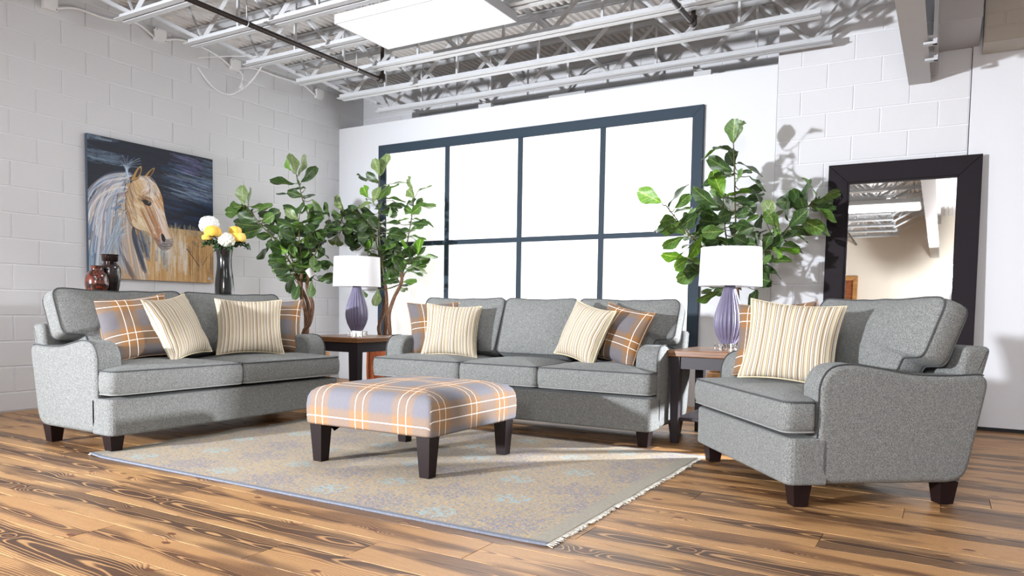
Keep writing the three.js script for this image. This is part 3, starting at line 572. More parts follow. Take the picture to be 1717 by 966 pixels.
function lamp(label, x, z, y0 = 0.6204) {
  const o = thing('table_lamp', label, 'lamp', [x, y0, z], 0, 'pair of table lamps');
  // ribbed teardrop body
  const prof = [[0.0, 0.052], [0.02, 0.062], [0.06, 0.083], [0.11, 0.097], [0.15, 0.1], [0.2, 0.094], [0.26, 0.077], [0.31, 0.059], [0.35, 0.046], [0.385, 0.036]], nr = 20, na = 20 * 10, pos = [], idx = [], nv = 34;
  const R = (t) => { const y = t * 0.385; let i = 0; while (i < prof.length - 2 && prof[i + 1][0] < y) i++; const k = (y - prof[i][0]) / (prof[i + 1][0] - prof[i][0]); return mix(prof[i][1], prof[i + 1][1], k); };
  for (let i = 0; i <= nv; i++) for (let j = 0; j < na; j++) { const t = i / nv, a = j / na * Math.PI * 2 + t * 0.25, s = Math.abs(Math.cos(a * nr / 2)), am = 0.17 * sstep(0, 0.12, t) * (1 - 0.6 * t) * (1 - sstep(0.86, 0.9, t)), r = R(t) * (1 - am + am * Math.pow(s, 0.7)); pos.push(Math.cos(a) * r, 0.045 + t * 0.385, Math.sin(a) * r); }
  for (let i = 0; i < nv; i++) for (let j = 0; j < na; j++) { const a = i * na + j, b = i * na + (j + 1) % na; idx.push(a, a + na, b, b, a + na, b + na); }
  const g = new THREE.BufferGeometry(); g.setAttribute('position', new THREE.Float32BufferAttribute(pos, 3)); g.setIndex(idx); g.computeVertexNormals();
  mesh('body', g, M.lampGlaze, o);
  mesh('collar', new THREE.LatheGeometry([V2(0.001, 0.425), V2(0.037, 0.425), V2(0.035, 0.44), V2(0.03, 0.447), V2(0.012, 0.449), V2(0.012, 0.5), V2(0.001, 0.5)], 24), M.lampCollar, o);
  // cut-glass foot: a ring of small blocks
  const foot = mesh('foot', new THREE.CylinderGeometry(0.045, 0.045, 0.044, 8).translate(0, 0.0225, 0), M.crystal, o);
  for (let k = 0; k < 9; k++) { const a = k / 9 * Math.PI * 2, b = mesh('crystal_block', rbox(0.03, 0.04 - (k % 2) * 0.01, 0.03, 0.002, 1), M.crystal, o); b.position.set(Math.cos(a) * 0.072, (0.04 - (k % 2) * 0.01) / 2 + 0.0005, Math.sin(a) * 0.072); b.rotation.y = -a + 0.3 * (k % 3); }
  const ST = 0.685, SB = 0.43;
  mesh('shade', new THREE.LatheGeometry([V2(0.206, SB), V2(0.197, ST), V2(0.1945, ST), V2(0.2035, SB), V2(0.206, SB)], 64), M.shade, o);
  mesh('shade_ring', new THREE.TorusGeometry(0.197, 0.002, 6, 48).rotateX(Math.PI / 2).translate(0, ST, 0), M.steelWhite, o);
  const sp = []; for (let k = 0; k < 3; k++) { const a = k * 2.094; sp.push(bar(V3(0, ST - 0.012, 0), V3(Math.cos(a) * 0.196, ST - 0.004, Math.sin(a) * 0.196), 0.003)); }
  sp.push(new THREE.CylinderGeometry(0.004, 0.004, 0.2, 8).translate(0, 0.59, 0)); mesh('spider', merge(sp), M.chrome, o);
  mesh('finial', new THREE.LatheGeometry([V2(0.001, 0.68), V2(0.008, 0.683), V2(0.005, 0.69), V2(0.009, 0.699), V2(0.001, 0.708)], 16), M.chrome, o);
  return o;
}
lamp('lavender ribbed table lamp with white drum shade, in the corner by the loveseat', 1.93, 1.8);
lamp('lavender ribbed table lamp with white drum shade, beside the armchair', 5.12, 1.65);
const PLANT_SHAPES = {
 A: { at: [0.939,1.451],
  trunks: [[[0.055,1.254,-0.006],[0.016,1.05,-0.01],[0.068,0.896,-0.028],[0.068,0.7,0.014],[0.028,0.622,0.045]],[[-0.063,1.246,-0.016],[-0.065,0.977,-0.011],[0.001,0.812,-0.002],[-0.007,0.631,-0.017]],[[-0.141,1.216,-0.008],[-0.109,1.082,-0.032],[-0.037,0.895,-0.071],[-0.024,0.666,-0.047]]],
  branches: [[[0.011,1.257,-0.049],[-0.029,1.723,-0.084],[-0.097,1.927,-0.058],[-0.074,2.079,0.015],[-0.102,2.166,0.02]],[[-0.056,1.246,-0.009],[-0.054,1.502,0.022],[-0.078,1.715,0.012]],[[-0.108,1.214,0.024],[-0.251,1.499,0.13],[-0.368,1.649,0.21],[-0.535,1.852,0.272]],[[-0.108,1.214,0.024],[-0.169,1.379,0.034],[-0.206,1.413,0.014]],[[0.011,1.257,-0.049],[0.067,1.391,-0.07],[0.13,1.644,-0.126]],[[-0.108,1.214,0.024],[-0.115,1.151,0.044]]],
  leaves: [
   [-0.045,2.148,0.074,-0.074,2.339,0.078,0.127,2],[-0.12,2.194,0.061,-0.26,2.314,0.07,0.083,3],[-0.116,2.155,-0.025,-0.044,2.331,-0.079,0.044,2],[-0.11,2.091,-0.051,0.02,2.221,-0.136,0.039,0],
   [-0.082,2.064,0.052,-0.267,2.118,0.157,0.021,0],[-0.121,2.054,-0.121,-0.302,2.081,-0.115,0.073,0],[-0.088,1.956,-0.063,-0.168,1.984,0.054,0.083,0],[-0.316,1.998,-0.082,-0.329,2.003,0.046,0.034,0],
   [-0.52,1.848,0.296,-0.511,1.994,0.373,0.146,2],[-0.449,1.847,0.308,-0.515,2.005,0.264,0.039,2],[-0.524,1.758,0.167,-0.684,1.838,0.256,0.107,0],[-0.661,1.797,0.227,-0.843,1.801,0.271,0.078,1],
   [-0.476,1.675,0.105,-0.721,1.631,0.252,0.088,0],[-0.382,1.632,0.199,-0.537,1.542,0.296,0.078,0],[-0.371,1.803,-0.029,-0.549,1.755,0.079,0.054,0],[-0.343,1.792,0.009,-0.448,1.671,0.079,0.054,0],
   [-0.34,1.573,0.088,-0.394,1.535,0.213,0.063,0],[-0.221,1.508,0.12,-0.14,1.614,0.18,0.088,0],[-0.158,1.952,-0.143,-0.024,1.984,-0.079,0.107,0],[-0.017,1.887,-0.007,0.006,1.822,0.116,0.068,0],
   [-0.049,1.711,0.039,-0.115,1.798,0.135,0.088,2],[-0.034,1.767,0.04,0.098,1.865,0.039,0.083,1],[-0.034,1.933,-0.129,0.066,1.768,-0.176,0.107,1],[-0.014,1.718,-0.044,-0.002,1.854,-0.137,0.088,1],
   [0.02,1.69,0.028,0.185,1.711,-0.024,0.029,0],[-0.034,1.633,0.04,-0.25,1.639,0.167,0.073,0],[-0.017,1.799,-0.073,0.155,1.814,-0.114,0.078,0],[0.147,1.745,-0.176,0.139,1.871,-0.103,0.058,0],
   [-0.149,1.588,-0.042,-0.311,1.523,-0.012,0.078,0],[-0.12,1.595,-0.12,0.0,1.711,-0.162,0.078,0],[-0.243,1.571,-0.027,-0.073,1.614,-0.035,0.058,0],[0.024,1.542,-0.032,0.193,1.577,-0.062,0.068,0],
   [-0.066,1.499,0.061,-0.137,1.63,0.121,0.078,0],[-0.119,1.493,-0.079,-0.131,1.482,0.052,0.058,0],[-0.26,1.488,0.035,-0.443,1.502,0.047,0.049,1],[-0.121,1.395,0.092,-0.292,1.453,0.189,0.098,3],
   [-0.114,1.395,0.086,-0.031,1.545,0.027,0.029,3],[-0.209,1.352,0.066,-0.28,1.366,0.187,0.083,1],[-0.224,1.239,-0.023,-0.382,1.225,0.07,0.093,1],[-0.221,1.177,-0.054,-0.389,1.145,0.004,0.057,0],
   [-0.2,1.166,-0.035,-0.16,1.027,0.043,0.114,0],[-0.076,1.091,-0.001,-0.065,0.965,0.092,0.093,0],[-0.127,1.279,0.06,0.033,1.301,-0.007,0.073,1],[0.089,1.373,-0.028,0.193,1.245,0.04,0.135,1],
   [0.143,1.119,0.045,0.21,0.985,0.111,0.073,1],[0.027,1.127,-0.139,0.196,1.159,-0.183,0.088,0],[-0.476,1.46,0.04,-0.432,1.347,0.139,0.047,0],[-0.15,1.404,-0.17,-0.12,1.508,-0.285,0.104,0],
   [-0.171,1.421,-0.105,-0.131,1.43,-0.237,0.062,0],[0.064,1.342,-0.102,0.049,1.464,-0.203,0.083,0],[-0.026,1.266,-0.191,0.132,1.282,-0.148,0.062,0],[-0.014,1.332,0.085,-0.017,1.436,0.175,0.062,1],
   [-0.036,1.471,-0.004,0.13,1.495,0.019,0.093,0],[-0.044,1.479,-0.095,-0.035,1.573,-0.214,0.093,0],[-0.023,1.171,-0.188,-0.071,1.156,-0.309,0.062,0],[0.034,1.436,-0.104,0.025,1.549,-0.212,0.073,0],
   [-0.043,1.464,0.084,-0.208,1.533,0.065,0.073,0],
  ] },
 B: { at: [1.345,0.708],
  trunks: [[[0.121,1.284,-0.085],[0.16,1.139,-0.046],[0.086,0.974,-0.018],[0.059,0.81,0.027],[0.069,0.605,0.029]],[[-0.057,1.201,-0.028],[-0.007,0.933,-0.011],[-0.021,0.602,-0.007]],[[-0.044,0.974,-0.023],[-0.09,0.818,-0.054],[-0.122,0.661,-0.022],[-0.098,0.584,-0.011]]],
  branches: [[[-0.044,1.2,-0.014],[-0.082,1.593,0.024],[-0.136,2.012,-0.036],[-0.108,2.229,-0.002]],[[0.103,1.285,-0.106],[0.155,1.548,-0.137],[0.218,1.904,-0.151],[0.22,2.017,-0.164]],[[-0.044,1.2,-0.014],[-0.173,1.735,0.074],[-0.314,1.876,0.144]],[[-0.048,1.283,-0.017],[-0.329,1.576,0.081],[-0.444,1.69,0.224],[-0.465,1.843,0.145]],[[0.103,1.285,-0.106],[0.278,1.397,-0.147]],[[0.11,1.12,-0.099],[0.175,1.232,-0.083],[0.225,1.284,-0.117]]],
  leaves: [
   [-0.06,2.217,0.054,-0.026,2.451,0.018,0.124,2],[-0.038,2.23,0.088,-0.097,2.385,0.112,0.093,2],[-0.196,2.185,-0.104,-0.272,2.256,0.004,0.052,0],[-0.324,2.226,-0.07,-0.494,2.257,-0.089,0.026,0],
   [-0.148,2.145,-0.096,0.022,2.262,-0.204,0.108,1],[-0.114,2.098,-0.072,0.031,2.174,-0.104,0.083,1],[-0.098,1.989,0.039,0.038,2.077,-0.002,0.052,1],[-0.225,2.016,0.047,-0.342,2.148,0.01,0.103,3],
   [-0.117,1.945,0.078,-0.107,2.118,0.06,0.103,2],[-0.34,2.027,-0.05,-0.32,1.911,-0.139,0.046,0],[-0.279,1.87,0.183,-0.156,1.977,0.155,0.083,2],[-0.198,1.852,-0.046,-0.352,1.881,0.043,0.062,0],
   [-0.079,2.018,-0.032,0.107,2.021,-0.142,0.062,1],[-0.032,1.996,-0.118,0.14,1.947,-0.216,0.057,0],[-0.065,1.944,-0.016,0.105,1.936,-0.033,0.072,0],[0.04,1.914,0.014,0.023,1.803,-0.07,0.114,3],
   [0.141,1.746,0.025,0.287,1.796,0.047,0.072,3],[-0.192,1.866,-0.166,-0.112,1.888,-0.298,0.088,0],[0.232,2.015,-0.148,0.098,2.12,-0.185,0.114,2],[0.17,2.127,-0.193,0.044,2.236,-0.243,0.039,2],
   [0.271,2.08,-0.164,0.414,2.146,-0.166,0.021,1],[0.254,1.929,-0.121,0.433,1.957,-0.228,0.029,1],[0.235,1.86,-0.129,0.078,1.917,-0.155,0.052,1],[0.227,1.837,-0.107,0.357,1.885,-0.056,0.077,1],
   [0.209,1.801,-0.18,0.378,1.794,-0.279,0.041,1],[0.195,1.681,-0.15,0.329,1.755,-0.234,0.029,1],[0.192,1.625,-0.155,0.359,1.612,-0.188,0.029,1],[-0.419,1.855,0.2,-0.51,2.007,0.244,0.057,2],
   [-0.388,1.798,0.241,-0.561,1.836,0.248,0.067,1],[-0.484,1.641,0.226,-0.574,1.783,0.177,0.119,0],[-0.541,1.817,0.049,-0.378,1.737,0.043,0.103,0],[-0.419,1.601,0.294,-0.532,1.5,0.205,0.155,1],
   [-0.371,1.704,0.156,-0.206,1.599,0.066,0.067,3],[-0.441,1.655,0.169,-0.319,1.526,0.182,0.088,0],[-0.432,1.831,-0.031,-0.469,1.87,0.096,0.052,0],[-0.12,1.799,0.028,-0.182,1.817,0.156,0.062,0],
   [-0.227,1.759,-0.127,-0.188,1.729,-0.259,0.093,0],[-0.241,1.735,-0.096,-0.286,1.733,0.039,0.072,0],[-0.207,1.681,-0.089,-0.251,1.669,0.047,0.072,0],[-0.123,1.677,-0.087,0.038,1.725,-0.117,0.083,0],
   [0.01,1.642,0.007,0.153,1.594,-0.074,0.093,0],[-0.079,1.695,-0.178,0.084,1.734,-0.224,0.083,0],[-0.095,1.619,-0.022,0.054,1.53,-0.004,0.093,0],[-0.128,1.618,0.002,-0.143,1.606,0.137,0.062,0],
   [0.078,1.637,-0.069,0.216,1.711,-0.155,0.062,1],[-0.018,1.598,-0.057,0.041,1.545,-0.18,0.083,0],[-0.242,1.592,0.102,-0.404,1.579,0.075,0.083,0],[-0.145,1.73,0.106,-0.149,1.667,0.236,0.062,0],
   [0.175,1.763,-0.141,0.138,1.799,-0.271,0.052,1],[-0.263,1.588,0.154,-0.106,1.52,0.178,0.072,0],[0.258,1.41,-0.181,0.255,1.595,-0.191,0.134,3],[0.344,1.396,-0.078,0.461,1.446,-0.182,0.083,3],
   [0.253,1.437,-0.129,0.126,1.537,-0.06,0.046,3],[0.343,1.382,-0.096,0.373,1.334,-0.225,0.036,1],[0.293,1.309,-0.047,0.449,1.259,-0.091,0.057,2],[0.242,1.252,-0.096,0.401,1.229,-0.072,0.026,1],
   [0.178,1.139,-0.047,0.337,1.157,-0.026,0.088,1],[0.046,1.092,-0.162,0.028,1.038,-0.285,0.046,1],[0.19,1.337,-0.144,0.029,1.355,-0.051,0.088,1],[-0.012,1.284,-0.054,0.023,1.206,0.066,0.072,0],
   [0.018,1.165,-0.164,-0.149,1.208,-0.17,0.067,0],[-0.052,1.064,0.062,-0.04,0.905,0.113,0.108,2],[-0.163,1.415,0.114,-0.113,1.535,0.179,0.025,3],[-0.051,1.406,-0.164,-0.046,1.355,-0.03,0.083,0],
   [0.101,1.411,-0.141,-0.041,1.49,-0.183,0.083,0],[-0.013,1.459,-0.053,-0.01,1.49,0.076,0.083,0],[0.077,1.495,-0.152,0.04,1.526,-0.021,0.083,0],[0.135,1.286,-0.132,0.275,1.281,-0.07,0.083,1],
   [0.017,1.246,-0.115,-0.118,1.23,-0.18,0.052,1],[0.032,1.469,-0.063,0.184,1.402,-0.037,0.083,0],[-0.211,1.052,0.118,-0.107,1.009,0.212,0.031,1],[-0.113,1.482,0.079,-0.093,1.492,0.208,0.062,0],
   [-0.327,1.466,0.097,-0.38,1.573,0.189,0.093,0],
  ] },
 C: { at: [4.987,0.721],
  trunks: [[[-0.037,1.071,0.041],[-0.018,0.905,0.041],[0.022,0.721,0.05],[0.027,0.587,0.053]],[[-0.05,1.071,0.028],[-0.069,0.904,0.004],[-0.039,0.672,0.036],[-0.039,0.584,0.045]]],
  branches: [[[-0.047,1.072,0.003],[-0.084,1.508,-0.064],[-0.084,1.778,0.005],[-0.095,2.024,0.009],[-0.115,2.216,-0.017]],[[-0.047,1.072,0.003],[-0.139,1.486,0.027],[-0.168,1.711,0.016],[-0.168,1.786,0.041]],[[-0.047,1.072,0.003],[-0.309,1.391,0.11],[-0.378,1.491,0.236],[-0.512,1.635,0.179],[-0.559,1.717,0.266]],[[-0.047,1.072,0.003],[0.162,1.407,-0.135],[0.245,1.502,-0.19],[0.358,1.642,-0.242],[0.462,1.806,-0.389]],[[-0.047,1.072,0.003],[-0.282,1.256,0.136],[-0.287,1.19,0.193]],[[-0.03,1.063,-0.006],[0.124,1.297,-0.092]]],
  leaves: [
   [-0.141,2.238,-0.117,-0.126,2.367,-0.026,0.141,1],[-0.046,2.322,0.077,0.009,2.347,0.188,0.038,1],[-0.073,2.141,-0.011,-0.227,2.205,0.075,0.035,0],[-0.183,2.173,0.118,-0.315,2.103,0.168,0.03,3],
   [-0.145,2.066,-0.207,-0.148,2.146,-0.082,0.129,0],[-0.128,2.0,-0.081,-0.295,2.08,0.012,0.067,0],[-0.167,1.964,0.038,-0.216,1.956,0.199,0.047,0],[-0.131,2.035,-0.219,-0.009,2.024,-0.169,0.063,0],
   [-0.058,1.893,0.094,-0.012,1.951,0.2,0.082,1],[-0.143,1.771,0.136,-0.204,1.97,0.159,0.133,3],[-0.124,1.779,0.122,-0.016,1.871,0.016,0.063,3],[-0.049,1.85,-0.031,0.063,1.849,0.029,0.063,0],
   [-0.173,1.697,0.129,-0.356,1.779,0.232,0.078,0],[-0.077,1.766,0.031,-0.181,1.759,-0.042,0.033,0],[-0.122,1.797,-0.178,-0.038,1.814,-0.086,0.039,0],[-0.575,1.731,0.315,-0.726,1.81,0.398,0.133,3],
   [-0.599,1.728,0.075,-0.538,1.939,0.026,0.09,0],[-0.515,1.699,0.176,-0.396,1.786,0.168,0.043,1],[-0.1,2.073,-0.107,0.082,2.049,-0.212,0.086,0],[-0.023,1.953,0.068,0.062,1.977,0.153,0.063,1],
   [-0.009,1.965,-0.133,0.124,1.876,-0.151,0.027,0],[-0.074,1.876,-0.159,0.019,1.901,-0.317,0.067,0],[0.036,1.844,-0.051,0.134,1.788,0.029,0.024,0],[-0.052,1.738,-0.02,0.017,1.79,-0.18,0.035,0],
   [-0.002,1.706,0.027,0.093,1.663,0.112,0.035,0],[0.269,1.62,-0.286,0.203,1.809,-0.26,0.059,0],[0.356,1.651,-0.251,0.302,1.818,-0.23,0.047,0],[0.401,1.678,-0.235,0.387,1.729,-0.091,0.047,0],
   [0.358,1.741,-0.477,0.348,1.954,-0.486,0.039,0],[0.469,1.807,-0.31,0.426,1.965,-0.366,0.038,1],[0.442,1.752,-0.265,0.637,1.798,-0.383,0.035,1],[0.445,1.734,-0.274,0.616,1.644,-0.369,0.025,1],
   [0.379,1.663,-0.332,0.568,1.552,-0.435,0.051,1],[0.358,1.627,-0.241,0.518,1.52,-0.327,0.102,1],[0.259,1.589,-0.392,0.435,1.52,-0.491,0.045,0],[0.304,1.523,-0.106,0.446,1.464,-0.186,0.063,1],
   [0.14,1.62,-0.021,0.189,1.718,0.055,0.118,2],[0.203,1.622,-0.002,0.215,1.686,-0.159,0.063,2],[0.241,1.539,-0.088,0.172,1.635,0.03,0.055,1],[0.19,1.392,-0.149,0.21,1.533,-0.095,0.094,1],
   [0.221,1.362,-0.07,0.379,1.388,-0.165,0.094,3],[0.196,1.389,-0.117,0.228,1.317,0.016,0.027,3],[0.247,1.462,-0.27,0.387,1.394,-0.347,0.063,0],[0.063,1.557,-0.04,0.119,1.626,-0.198,0.067,0],
   [-0.016,1.57,0.015,0.088,1.637,0.053,0.063,1],[-0.026,1.51,-0.003,0.036,1.547,-0.166,0.055,1],[0.047,1.494,-0.194,0.118,1.545,-0.102,0.063,0],[0.138,1.475,-0.019,0.209,1.508,0.081,0.055,0],
   [0.043,1.406,0.015,0.025,1.431,0.169,0.063,0],[0.072,1.394,-0.131,0.073,1.476,-0.007,0.063,0],[0.13,1.372,-0.075,0.184,1.447,0.019,0.063,0],[-0.019,1.545,-0.202,-0.13,1.62,-0.26,0.071,0],
   [-0.065,1.631,0.039,0.029,1.647,0.12,0.063,0],[-0.079,1.661,0.05,-0.113,1.613,0.211,0.071,0],[-0.517,1.652,0.166,-0.663,1.554,0.258,0.063,1],[-0.507,1.622,0.219,-0.599,1.535,0.345,0.071,0],
   [-0.48,1.607,0.275,-0.506,1.56,0.431,0.043,1],[-0.417,1.576,0.32,-0.545,1.517,0.312,0.038,1],[-0.467,1.6,0.19,-0.483,1.653,0.044,0.047,1],[-0.455,1.537,0.108,-0.577,1.487,0.229,0.025,1],
   [-0.421,1.469,0.198,-0.542,1.377,0.276,0.022,1],[-0.35,1.389,0.24,-0.483,1.343,0.23,0.041,1],[-0.334,1.431,0.192,-0.379,1.404,0.351,0.063,0],[-0.394,1.486,0.208,-0.339,1.523,0.048,0.059,3],
   [-0.273,1.478,0.246,-0.298,1.301,0.273,0.047,3],[-0.291,1.477,0.183,-0.288,1.411,0.05,0.047,3],[-0.287,1.265,0.23,-0.338,1.318,0.375,0.059,3],[-0.406,1.306,0.23,-0.483,1.275,0.382,0.049,3],
   [-0.355,1.284,0.314,-0.373,1.215,0.462,0.038,3],[-0.298,1.193,0.154,-0.419,1.126,0.271,0.129,1],[-0.301,1.668,0.195,-0.366,1.544,0.306,0.055,0],[-0.313,1.582,-0.08,-0.339,1.512,0.074,0.051,0],
   [-0.159,1.042,0.104,-0.22,0.946,0.237,0.035,1],[-0.254,1.062,-0.041,-0.351,1.053,-0.127,0.027,0],[-0.122,1.507,0.125,-0.229,1.49,0.265,0.09,1],[-0.205,1.589,-0.035,-0.293,1.584,0.119,0.067,0],
   [-0.191,1.624,-0.007,-0.336,1.669,0.075,0.059,0],[-0.123,1.634,-0.048,-0.176,1.641,0.112,0.094,0],[-0.089,1.571,0.082,0.033,1.584,0.121,0.071,0],[-0.146,1.479,-0.157,-0.096,1.459,-0.318,0.055,0],
   [-0.174,1.452,0.154,-0.124,1.465,-0.009,0.047,0],[-0.249,1.438,-0.008,-0.125,1.407,0.04,0.055,0],[-0.064,1.489,0.05,0.065,1.528,0.062,0.071,0],[-0.026,1.437,0.01,0.075,1.412,0.089,0.063,0],
   [-0.275,1.401,0.065,-0.364,1.371,-0.023,0.063,1],[-0.32,1.25,0.113,-0.307,1.21,0.26,0.055,0],[-0.264,1.436,0.107,-0.245,1.493,0.235,0.047,0],[-0.136,1.426,0.0,-0.039,1.431,0.082,0.047,0],
   [0.118,1.29,-0.123,0.259,1.185,-0.199,0.06,0],[0.154,1.283,-0.038,0.158,1.091,-0.027,0.102,0],[0.104,1.054,-0.016,0.126,0.973,0.116,0.079,0],[0.114,1.196,-0.115,0.135,1.108,-0.247,0.074,0],
   [0.102,1.252,-0.117,0.22,1.211,-0.07,0.084,0],[-0.158,1.053,-0.002,-0.226,1.042,-0.115,0.028,0],
  ] },
};
// ---------------------------------------------------------------- fiddle-leaf figs
const leafTones = [[[52, 80, 38], [126, 148, 78]], [[80, 116, 48], [160, 182, 98]], [[122, 144, 88], [182, 196, 132]], [[98, 148, 38], [186, 212, 96]]];
const leafMats = leafTones.map(([base, vein], t) => phy({
  map: dataTex(96, 144, (x, y) => {
    const u = x / 96 * 2 - 1, v = y / 144, au = Math.abs(u);
    const mid = 1 - sstep(0.035, 0.085, au), q = (v * 6.5 - au * 1.9), f = q - Math.floor(q), side = (1 - sstep(0.0, 0.13, Math.min(f, 1 - f))) * (1 - 0.5 * au) * 0.75;
    const c = mixC(base, vein, clamp(Math.max(mid, side) + 0.22 * N3(x / 12, y / 12, t)));
    const k = 0.92 + 0.16 * (0.5 + N3(x / 20, y / 20, t + 4)); return [c[0] * k, c[1] * k, c[2] * k];
  }, true, false), roughness: 0.42, clearcoat: 0.2, clearcoatRoughness: 0.4, transmission: t > 1 ? 0.22 : 0.1, thickness: 0, side: THREE.DoubleSide }));
// obovate blade, unit length along +y, unit half-width along x, face +z
function leafGeo(v) {
  const nu = 4, nv = 8, pos = [], uv = [], idx = [];
  const wd = (t) => Math.pow(Math.sin(Math.PI * Math.pow(clamp(t, 0.0, 1), 1.25)), 0.62) * (0.62 + 0.38 * t) * (1 - 0.16 * Math.exp(-Math.pow((t - 0.32) / 0.12, 2)));
  for (let j = 0; j <= nv; j++) for (let i = 0; i <= nu; i++) {
    const t = j / nv, u = i / nu * 2 - 1, w = j === 0 ? 0.02 : j === nv ? 0.26 : wd(t);
    const ty = t - (j === nv ? 0.03 * (1 - Math.abs(u)) : 0) + 0.012 * Math.sin(u * 5 + v * 2) * t;
    const z = -0.10 * (1 - Math.abs(u)) * w * (v % 2 ? 1.3 : 0.7) - 0.26 * (v === 2 ? 1.5 : 0.7) * t * t + 0.05 * Math.sin(t * 9 + u * 3 + v * 2.1) * Math.abs(u);
    pos.push(u * w, ty, z); uv.push(i / nu, t);
  }
  for (let j = 0; j < nv; j++) for (let i = 0; i < nu; i++) { const a = j * (nu + 1) + i, b = a + 1, c = a + nu + 1; idx.push(a, b, c, b, c + 1, c); }
  const g = new THREE.BufferGeometry(); g.setAttribute('position', new THREE.Float32BufferAttribute(pos, 3)); g.setAttribute('uv', new THREE.Float32BufferAttribute(uv, 2)); g.setIndex(idx); g.computeVertexNormals(); return g;
}
const leafGeos = [0, 1, 2, 3].map(leafGeo);
function fig(key, label, potKind, potLabel, potR, potH) {
  const d = PLANT_SHAPES[key], o = thing('fiddle_leaf_fig', label, 'plant', [d.at[0], 0, d.at[1]], 0, 'fiddle-leaf figs');
  const view = V3(camera.position.x - d.at[0], 0, camera.position.z - d.at[1]).normalize();
  const floorY = potH - 0.04;
  for (const t of d.trunks) { const q = t.map((p) => [...p]), e = q[q.length - 1]; q.push([e[0] * 0.6, floorY, e[2] * 0.6]); mesh('trunk', taperTube(q, 0.015, 0.024, 8, 28), M.trunk, o); }
  const tw = [], nodes = [];
  for (const b of d.branches) { tw.push(taperTube(b, 0.009, 0.004, 5, 18)); const c = new THREE.CatmullRomCurve3(b.map((p) => V3(...p)), false, 'centripetal'); for (let i = 0; i <= 24; i++) nodes.push(c.getPointAt(i / 24)); }
  const addLeaf = (B, T, w, tone) => {
    let best = nodes[0], bd = 9; for (const n of nodes) { const q = n.distanceTo(B); if (q < bd && n.y < B.y + 0.12) { bd = q; best = n; } }
    if (bd > 0.012) tw.push(taperTube([best.toArray(), best.clone().lerp(B, 0.5).add(V3(0, -0.01 - bd * 0.05, 0)).toArray(), B.toArray()], 0.0042, 0.0028, 5, 6));
    const ax = T.clone().sub(B), L = Math.max(0.06, ax.length()); ax.normalize();
    const face = view.clone().addScaledVector(V3(0, 1, 0), 0.35 + rr(-0.2, 0.3)).addScaledVector(V3(view.z, 0, -view.x), rr(-0.35, 0.35));
    const full = Math.max(w * 1.15, L * 0.7), roll = Math.acos(clamp(w / full, 0.1, 1)) * (rnd() < 0.75 ? -1 : 1);
    let z = face.addScaledVector(ax, -face.dot(ax)).normalize(); let x = V3().crossVectors(ax, z).normalize(); z = V3().crossVectors(x, ax);
    const m = new THREE.Matrix4().makeBasis(x, ax, z), l = mesh('leaf', leafGeos[Math.floor(rnd() * 4)], leafMats[tone], o);
    l.quaternion.setFromRotationMatrix(m).multiply(new THREE.Quaternion().setFromAxisAngle(V3(0, 1, 0), roll));
    l.position.copy(B); l.scale.set(full / 2 * 1.08, L * 1.1, L * 1.05);
  };
  for (const r of d.leaves) addLeaf(V3(r[0], r[1], r[2]), V3(r[3], r[4], r[5]), r[6], r[7]);
  // inner foliage along the branches
  const extra = 90;
  for (let k = 0; k < extra; k++) {
    const n = nodes[Math.floor(rnd() * nodes.length)]; if (n.y < 1.0 || n.y > 2.0) { continue; }
    const a = rr(0, 6.28), dir = V3(Math.cos(a), rr(-0.2, 0.75), Math.sin(a)).normalize(), B = n.clone().addScaledVector(dir, rr(0.02, 0.07)).addScaledVector(view, -rr(0, 0.12));
    addLeaf(B, B.clone().addScaledVector(dir, rr(0.14, 0.19)), rr(0.09, 0.12), rnd() < 0.75 ? 0 : 1);
  }
  mesh('stems', merge(tw), M.twig, o);
  const p = thing('planter', potLabel, 'planter', [d.at[0], 0, d.at[1]]), R = potR, h = potH;
  const nr = 48, g = new THREE.LatheGeometry([V2(0.001, 0.003), V2(R * 0.9, 0.003), V2(R * 0.97, 0.03), V2(R, h * 0.55), V2(R * 0.98, h - 0.01), V2(R * 0.94, h), V2(R * 0.88, h - 0.01), V2(R * 0.88, h - 0.06), V2(0.001, h - 0.06)], nr);
  const pp = g.attributes.position; if (potKind === 'bark') for (let i = 0; i < pp.count; i++) { const x = pp.getX(i), z = pp.getZ(i), a = Math.atan2(z, x), s = 1 + 0.03 * Math.abs(Math.sin(a * 18)); pp.setX(i, x * s); pp.setZ(i, z * s); }
  g.computeVertexNormals(); const uvp = g.attributes.uv; for (let i = 0; i < uvp.count; i++) uvp.setXY(i, uvp.getX(i) * 4, uvp.getY(i) * 2);
  mesh('pot', g, potKind === 'bark' ? M.bark : M.goldWood, p);
  const mg = new THREE.SphereGeometry(R * 0.9, 40, 14, 0, Math.PI * 2, 0, Math.PI / 2).scale(1, 0.16, 1).translate(0, h - 0.045, 0), mp = mg.attributes.position;
  for (let i = 0; i < mp.count; i++) mp.setY(i, mp.getY(i) + 0.012 * N3(mp.getX(i) * 40, mp.getZ(i) * 40, 2)); mg.computeVertexNormals(); mesh('moss', mg, M.moss, p);
  return o;
}
const figA = fig('A', 'fiddle-leaf fig behind the far end of the loveseat, against the block wall', 'gold', 'golden wooden planter behind the corner end table, near the block wall', 0.24, 0.42);
mesh('paper_tag', rbox(0.07, 0.085, 0.002, 0.0008, 1), std({ color: 0xf2f2f0, roughness: 0.8 }), figA).position.set(0.12, 1.2, 0.05);
figA.children[figA.children.length - 1].rotation.set(0.1, 0.5, 0.5);
fig('B', 'fiddle-leaf fig behind the corner lamp, in front of the window frame', 'bark', 'orange bark-covered planter under the fig by the window', 0.2, 0.46);
fig('C', 'fiddle-leaf fig behind the right-hand lamp, beside the mirror', 'gold', 'wooden planter topped with moss behind the right-hand end table', 0.26, 0.4);
